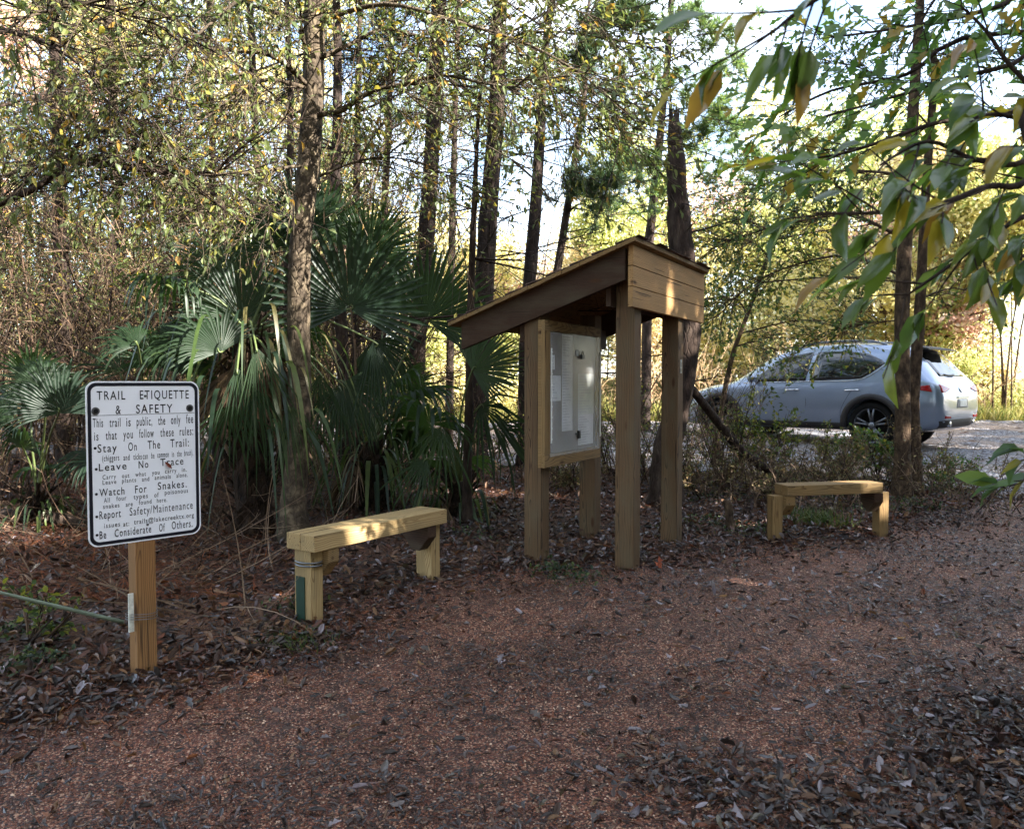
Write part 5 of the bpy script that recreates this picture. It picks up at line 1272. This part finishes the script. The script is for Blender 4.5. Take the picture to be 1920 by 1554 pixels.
shrub('wiry bush with bare looping twigs right of the snag', sg(1355, 880, 9.4), 1.3, .35, 12, 'leaf_shrub', 1)
shrub('green bush right of the two slim trunks', sg(1770, 900, 9.4), .5, .7, 12, 'leaf_green', 3, (.03, .055))
shrub('bush behind the bench brush, before the car sill', sg(1570, 870, 10.4), .5, .6, 12, 'leaf_shrub', 5)
shrub('bush under the notice case, behind the far posts', sg(1070, 900, 9.3), .6, .7, 14, 'leaf_dim', 3)
shrub('pale leaved seedling at the lower left of the trail sign', sg(45, 1215), .35, .6, 7, 'leaf_shrub', 2, (.03, .05), (4, 3), group='low plants at the trail edge')
# ---------------------------------------------------------------- undergrowth on the left (nobody could count it)
n = 900
def spread_in(n, x0, x1, y0, y1):
    x = R.uniform(x0, x1, n); y = R.uniform(y0, y1, n); return np.stack([x, y, gz(x, y)], 1)
mb = MB()
B = spread_in(760, -12.5, -1.0, 8.2, 17.5); px_ = B[:, 0] / B[:, 1] * FPX + 960
B = B[(px_ < 720) & (px_ > -150)]; k = len(B)
b0 = bset(B, rv(k) * [.45, .45, 0] + [0, 0, 1], R.uniform(1.2, 5.5, k) + np.clip(B[:, 1] - 10, 0, 6) * R.uniform(0, .8, k), rv(k) * .25)
b1 = sprout(b0, 9, .12, 1, 1.0, (.2, .45)); b2 = sprout(b1, 5, .1, 1, 1.0, (.3, .6))
for b, r0, r1, s, ns in ((b0, .016, .004, 5, 4), (b1, .006, .002, 3, 3), (b2, .0035, .0014, 2, 3)): mb.add(*tubes(b['P'], b['D'], b['L'], b['B'], r0, r1, s, ns))
foliate(mb, b2, 2, (.025, .055), .5, 'quad', 1, .2, 1., .3); hi = b2['P'][:, 2] > 2.2; b3 = {q: v[hi] for q, v in b2.items()}; foliate(mb, b3, 4, (.035, .075), .45, 'quad', 3, .2, 1., .3)
# brush right of the palms and behind the kiosk, thinner
B = spread_in(220, -2.5, 3.0, 9.5, 12.0); k = len(B)
b0 = bset(B, rv(k) * [.6, .6, 0] + [0, 0, 1], R.uniform(.4, 1.5, k), rv(k) * .3); b1 = sprout(b0, 6, .12, 1, 1., (.25, .5)); b2 = sprout(b1, 4, .1, 1, 1., (.3, .6))
for b, r0, r1, s, ns in ((b0, .008, .003, 4, 3), (b1, .004, .002, 3, 3), (b2, .0022, .0012, 2, 3)): mb.add(*tubes(b['P'], b['D'], b['L'], b['B'], r0, r1, s, ns))
foliate(mb, b2, 1, (.02, .05), .5, 'quad', 2, .2, 1., .3)
B = spread_in(150, 2.2, 5.0, 7.6, 10.5); k = len(B)
b0 = bset(B, rv(k) * [.8, .8, 0] + [0, 0, 1], R.uniform(.25, .8, k), rv(k) * .3); b1 = sprout(b0, 6, .12, 1, 1., (.25, .5)); b2 = sprout(b1, 4, .1, 1, 1., (.3, .6))
for b, r0, r1, s, ns in ((b0, .006, .002, 4, 3), (b1, .003, .0015, 3, 3), (b2, .002, .001, 2, 3)): mb.add(*tubes(b['P'], b['D'], b['L'], b['B'], r0, r1, s, ns))
foliate(mb, b2, 1, (.02, .045), .5, 'quad', 1, .2, 1., .3)
# tangle near the ground at the left
B = spread_in(260, -5.5, -1.2, 4.6, 8.5); k = len(B); px_ = B[:, 0] / B[:, 1] * FPX + 960; B = B[px_ < 560]; k = len(B)
b0 = bset(B, rv(k) * [1, 1, 0] + [0, 0, .35], R.uniform(.3, 1.1, k), rv(k) * .3); b1 = sprout(b0, 4, .12, 1, .9, (.25, .5))
for b, r0, r1, s, ns in ((b0, .006, .002, 4, 3), (b1, .003, .0012, 3, 3)): mb.add(*tubes(b['P'], b['D'], b['L'], b['B'], r0, r1, s, ns))
tag(mb.build('undergrowth', [M['twig_brown'], M['leaf_dim'], M['leaf_shrub'], M['leaf_oak']]), 'tangled brown twigs and small leaves filling the wood at the left', 'undergrowth', kind='stuff')

# ---------------------------------------------------------------- autumn wood beyond the gravel
WC = {'yellow': [(222, 210, 142), (232, 220, 164), (204, 194, 120), (238, 230, 184)], 'lime': [(182, 188, 116), (204, 204, 134), (164, 174, 106), (218, 212, 148)],
      'pink': [(222, 184, 164), (230, 200, 180), (210, 162, 146), (234, 212, 190)], 'tan': [(228, 212, 166), (214, 198, 148), (238, 224, 186), (204, 186, 140)], 'green': [(122, 140, 90), (104, 124, 84), (140, 154, 100), (156, 164, 106)]}
wm = [leaf_mat('autumn ' + k, v, .4, .7, .15, 1.1, 1., .25) for k, v in WC.items()]; ci = {k: i for i, k in enumerate(WC)}
mb = MB()
def blob(px, py, d, rpx, col, n=2400, ls=(.10, .2), asp=.6, squash=.8):
    c = W(px, py, d); r = rpx * d / FPX; m = 34; sc = c + rv(m) * R.uniform(.35, 1., (m, 1)) * r * [1, .9, squash]; ri = r * R.uniform(.16, .34, m)
    i = R.integers(0, m, n); P = sc[i] + R.normal(size=(n, 3)) * ri[i][:, None] * .7
    ok = P[:, 2] > gz(P[:, 0], P[:, 1]) + .05; P = P[ok]; k = len(P); l = R.uniform(*ls, k)
    leaves(mb, P, rv(k), nrm(rv(k) * .9 + [.5, -.4, .55]), l, l * asp, 'quad', ci[col])
    g = float(gz(c[0], c[1])); V, F = tubes(np.array([[c[0], c[1], g - .2]]), np.array([[0, 0, 1.]]), np.array([c[2] + r * .5 - g]), rv(1) * [.22, .22, 0], .012 + .01 * r, .01, 5, 6); mb.add(V, F, 5)
    bb = bset(np.repeat(c[None], 14, 0) - [0, 0, r * .6], rv(14) + [0, 0, .9], R.uniform(.5, 1.2, 14) * r, rv(14) * .2); b2 = sprout(bb, 4, .3, 1, .8)
    for b, r0 in ((bb, .03), (b2, .014)): V, F = tubes(b['P'], b['D'], b['L'], b['B'], r0, .006, 3, 3); mb.add(V, F, 5)
rs = random.Random(3)
def zone(x0, x1, y0, y1, d0, d1, n, cols, r=(70, 130), ls=(.10, .2), k=2200):
    for _ in range(n): blob(rs.uniform(x0, x1), rs.uniform(y0, y1), rs.uniform(d0, d1), rs.uniform(*r), rs.choice(cols), k, ls)
zone(-150, 260, 60, 700, 22, 30, 16, ['yellow', 'yellow', 'lime', 'lime', 'pink'])
zone(250, 620, 350, 700, 22, 32, 12, ['yellow', 'lime', 'tan', 'green'])
zone(-100, 700, -150, 330, 24, 34, 20, ['green', 'lime', 'yellow', 'lime'], (90, 150), k=1800)
zone(600, 1250, -60, 380, 26, 36, 9, ['green', 'lime', 'green'], (70, 110), k=1100)
zone(600, 1000, 430, 720, 24, 32, 14, ['yellow', 'lime', 'pink', 'lime', 'yellow'])
zone(900, 1130, 390, 640, 28, 36, 8, ['pink', 'tan', 'yellow'])
zone(1080, 1330, 400, 700, 24, 32, 11, ['lime', 'yellow', 'yellow', 'tan'])
zone(1300, 1560, 330, 690, 24, 32, 15, ['lime', 'yellow', 'lime', 'pink', 'yellow'])
zone(1530, 1800, 380, 690, 22, 30, 14, ['pink', 'lime', 'yellow', 'yellow', 'lime'])
zone(1750, 2100, 300, 680, 21, 28, 15, ['tan', 'yellow', 'lime', 'yellow', 'lime'])
zone(1450, 2050, 180, 420, 26, 34, 9, ['yellow', 'lime', 'green'])
zone(-300, 2200, 690, 770, 21, 24, 34, ['yellow', 'yellow', 'lime', 'tan'], (35, 70), (.07, .14), 1100)
zone(-300, 2200, 560, 700, 34, 46, 26, ['green', 'lime', 'tan', 'yellow'], (70, 120), (.16, .3), 1500)
# bare tan brush along the verge
B = spread_in(170, 1., 22, 21, 24); k = len(B); b0 = bset(B, rv(k) * [.6, .6, 0] + [0, 0, 1], R.uniform(.8, 2.6, k), rv(k) * .3); b1 = sprout(b0, 7, .12, 1, .8, (.25, .5), .1); b2 = sprout(b1, 4, .1, 1, .9, (.3, .6))
for b, r0, r1, s, ns in ((b0, .018, .006, 4, 4), (b1, .01, .004, 3, 3), (b2, .006, .003, 2, 3)): V, F = tubes(b['P'], b['D'], b['L'], b['B'], r0, r1, s, ns); mb.add(V, F, 6)
tag(mb.build('autumn_woods', wm + [M['bark_tan'], M['twig_tan']]), 'sunlit yellow, green and pink autumn wood beyond the gravel', 'woods', kind='stuff')

# ---------------------------------------------------------------- unseen wood behind, right of and above the trail, added to shade the clearing
SUN = nrm(np.array([.80, -.45, .55]))
mb = MB(); T_ = []
for k in range(64):
    for _ in range(40):
        x, y = R.uniform(5.5, 32), R.uniform(-16, 12.0)
        if x > .75 * y + 3.5 and all((x - a) ** 2 + (y - b) ** 2 > 6 for a, b in T_): break
    T_.append((x, y)); g = float(gz(x, y)); h = R.uniform(9, 15)
    V, F = tubes(np.array([[x, y, g - .2]]), np.array([[0, 0, 1.]]), np.array([h]), rv(1) * [.05, .05, 0], .16, .04, 5, 8); mb.add(V, F, 0)
for k in range(16):
    x, y = R.uniform(-14, 3), R.uniform(-14, -4); T_.append((x, y)); g = float(gz(x, y)); h = R.uniform(8, 13)
    V, F = tubes(np.array([[x, y, g - .2]]), np.array([[0, 0, 1.]]), np.array([h]), rv(1) * [.05, .05, 0], .16, .04, 5, 8); mb.add(V, F, 0)
LP_ = []
for k, (x, y) in enumerate(T_):
    right = k < 64; z0, z1 = (.4, 11.) if right else (4., 9.5)
    m = 30; c = np.stack([np.full(m, x), np.full(m, y), R.uniform(z0, z1, m)], 1) + rv(m) * [1, 1, .2] * R.uniform(0, 2.2, (m, 1)); i = R.integers(0, m, 4300 if right else 1800)
    LP_.append(c[i] + R.normal(size=(len(i), 3)) * .42)
m = 300; c = np.stack([R.uniform(-11, 9, m), R.uniform(-4, 13, m), np.zeros(m)], 1); c[:, 2] = np.maximum(7.2, 2.6 + .49 * c[:, 1] + 1.5) + R.uniform(0, 2.5, m)  # canopy clumps added overhead, out of view, to cut the skylight
c = c[~((c[:, 1] < 5.5) & (c[:, 0] > -2.2)) & ~((c[:, 1] > 8) & (c[:, 0] > 1.5))]; m = len(c)
LP_.append(c[R.integers(0, m, 20000)] + R.normal(size=(20000, 3)) * [.6, .6, .3])
q = np.stack([R.uniform(-3, 6, 420), R.uniform(1.2, 7.5, 420), R.uniform(0, .3, 420)], 1)
LP_.append((q[:, None] + R.uniform(9, 14, (420, 30, 1)) * SUN + R.normal(size=(420, 30, 3)) * .35).reshape(-1, 3))  # extra leaves added sunward of the trail to keep it shaded
P = np.concatenate(LP_)
# gaps cut along the sun's rays to light chosen spots: (point of the place, radius)
HOLES = SUNGAPS = [(W(1250, 560, 6.2), .2), (W(690, 1000, 4.9), .22), (W(640, 1010, 4.7), .2), (W(1640, 960, 6.8), .22), (W(1560, 915, 6.8), .2), (G(1375, 1090), .2), (G(1335, 1081), .16), (G(1408, 1100), .14), (G(500, 1265), .12), (G(545, 1240), .1), (G(455, 1330), .09), (G(760, 1222), .1), (G(1800, 1085), .15),
  (W(584, 210, 6.7), .28), (W(580, 300, 6.7), .18), (W(250, 650, 7.3), .3), (W(120, 740, 7.2), .35), (W(330, 470, 8.6), .3), (W(470, 1270, 3.75), .07), (W(390, 1340, 3.4), .06), (W(60, 860, 8), .5), (W(150, 920, 7.5), .4), (W(740, 1220, 4.1), .1),
  (W(20, 640, 9), .5), (W(380, 700, 6.5), .25), (W(548, 960, 6.9), .12), (W(900, 900, 9), .25), (W(300, 300, 5.6), .7), (W(120, 200, 6.), .8), (W(520, 330, 6.5), .5), (W(150, 450, 10), .7), (W(350, 350, 10), .7), (W(60, 300, 9), .8), (W(250, 560, 9), .4), (W(440, 260, 9), .6), (W(90, 60, 5.), .6), (W(420, 60, 6.), .5), (W(225, 640, 6.0), .45), (W(95, 730, 6.5), .5), (W(1850, 828, 14), .5), (W(1790, 820, 14), .3), (W(900, 150, 6.5), .8), (W(1100, 200, 6.), .6), (W(760, 250, 6.5), .6), (W(1840, 1060, 5.5), .12), (W(1690, 800, 8.8), .15), (W(60, 1000, 7), .4), (W(870, 1210, 4.2), .1)]
keep = np.ones(len(P), bool)
for c, rad in HOLES:
    v = P - np.asarray(c); t = v @ SUN; dist = np.linalg.norm(v - t[:, None] * SUN, axis=1); keep &= ~((t > 0) & (dist < rad) & ((R.uniform(size=len(P)) < .8) | (rad < .3)))
for c, rad, nn in ((W(270, 860, 3.7), .55, 700), (W(270, 1100, 3.75), .3, 250)):  # unseen leaf clumps added to hold the sun off the sign
    q = np.asarray(c) + R.uniform(9, 13, (nn, 1)) * SUN; q = q + R.normal(size=(nn, 3)) * rad * .6; P = np.concatenate([P, q]); keep = np.concatenate([keep, np.ones(nn, bool)])
P = P[keep]; k = len(P); l = R.uniform(.2, .34, k)
leaves(mb, P, rv(k), rv(k), l, l * .6, 'quad', 1)
tag(mb.build('shade_woods', [M['bark_pine'], M['leaf_green']]), 'unseen leafy wood behind, right of and above the trail, added to shade the clearing', 'woods', kind='stuff')

# ---------------------------------------------------------------- light, sky, camera
w = bpy.data.worlds.new('World'); SC.world = w; w.use_nodes = True
nt = w.node_tree; bg = nt.nodes['Background']; sk = nt.nodes.new('ShaderNodeTexSky'); sk.sky_type = 'NISHITA'; sk.sun_disc = False
el = math.asin(SUN[2]); az = math.atan2(SUN[0], SUN[1])
sk.sun_elevation = el; sk.sun_rotation = az; sk.air_density = 1.; sk.dust_density = 1.5
tc = nt.nodes.new('ShaderNodeTexCoord'); cn = nt.nodes.new('ShaderNodeTexNoise'); cn.inputs['Scale'].default_value = 5; cn.inputs['Detail'].default_value = 6; nt.links.new(tc.outputs['Generated'], cn.inputs[0])
cr_ = nt.nodes.new('ShaderNodeValToRGB'); cr_.color_ramp.elements[0].position = .38; cr_.color_ramp.elements[1].position = .8; nt.links.new(cn.outputs[0], cr_.inputs[0])
mx = nt.nodes.new('ShaderNodeMix'); mx.data_type = 'RGBA'; mx.inputs[7].default_value = (6, 6.4, 7, 1); nt.links.new(cr_.outputs[0], mx.inputs[0]); nt.links.new(sk.outputs[0], mx.inputs[6])
nt.links.new(mx.outputs[2], bg.inputs[0]); bg.inputs[1].default_value = .115
ld = bpy.data.lights.new('sun', 'SUN'); ld.energy = 4.9; ld.angle = math.radians(.5); ld.color = (1., .95, .86)
lo = bpy.data.objects.new('sun', ld); COL.objects.link(lo); lo.rotation_euler = Vector(-SUN).to_track_quat('-Z', 'Y').to_euler(); lo.location = (10, -10, 20)
cam = bpy.data.cameras.new('camera'); co = bpy.data.objects.new('camera', cam); COL.objects.link(co)
co.location = (0, 0, CAMH); co.rotation_euler = (PI / 2 - PITCH, 0, 0); cam.sensor_width = 36; cam.lens = 36 * FPX / 1920; cam.clip_end = 2000; cam.clip_start = .05; cam.dof.use_dof = True; cam.dof.focus_distance = 4.6; cam.dof.aperture_fstop = 6
SC.camera = co
SC.view_settings.view_transform = 'Standard'; SC.view_settings.look = 'None'; SC.view_settings.gamma = 1; SC.view_settings.exposure = 2.55
SC.render.film_transparent = False
cy = SC.cycles
cy.volume_bounces = 0; cy.max_bounces = 6; cy.diffuse_bounces = 3; cy.glossy_bounces = 2; cy.transmission_bounces = 4; cy.transparent_max_bounces = 8; cy.caustics_reflective = False; cy.caustics_refractive = False
cy.use_denoising = True; cy.denoiser = 'OPENIMAGEDENOISE'; cy.sample_clamp_indirect = 6
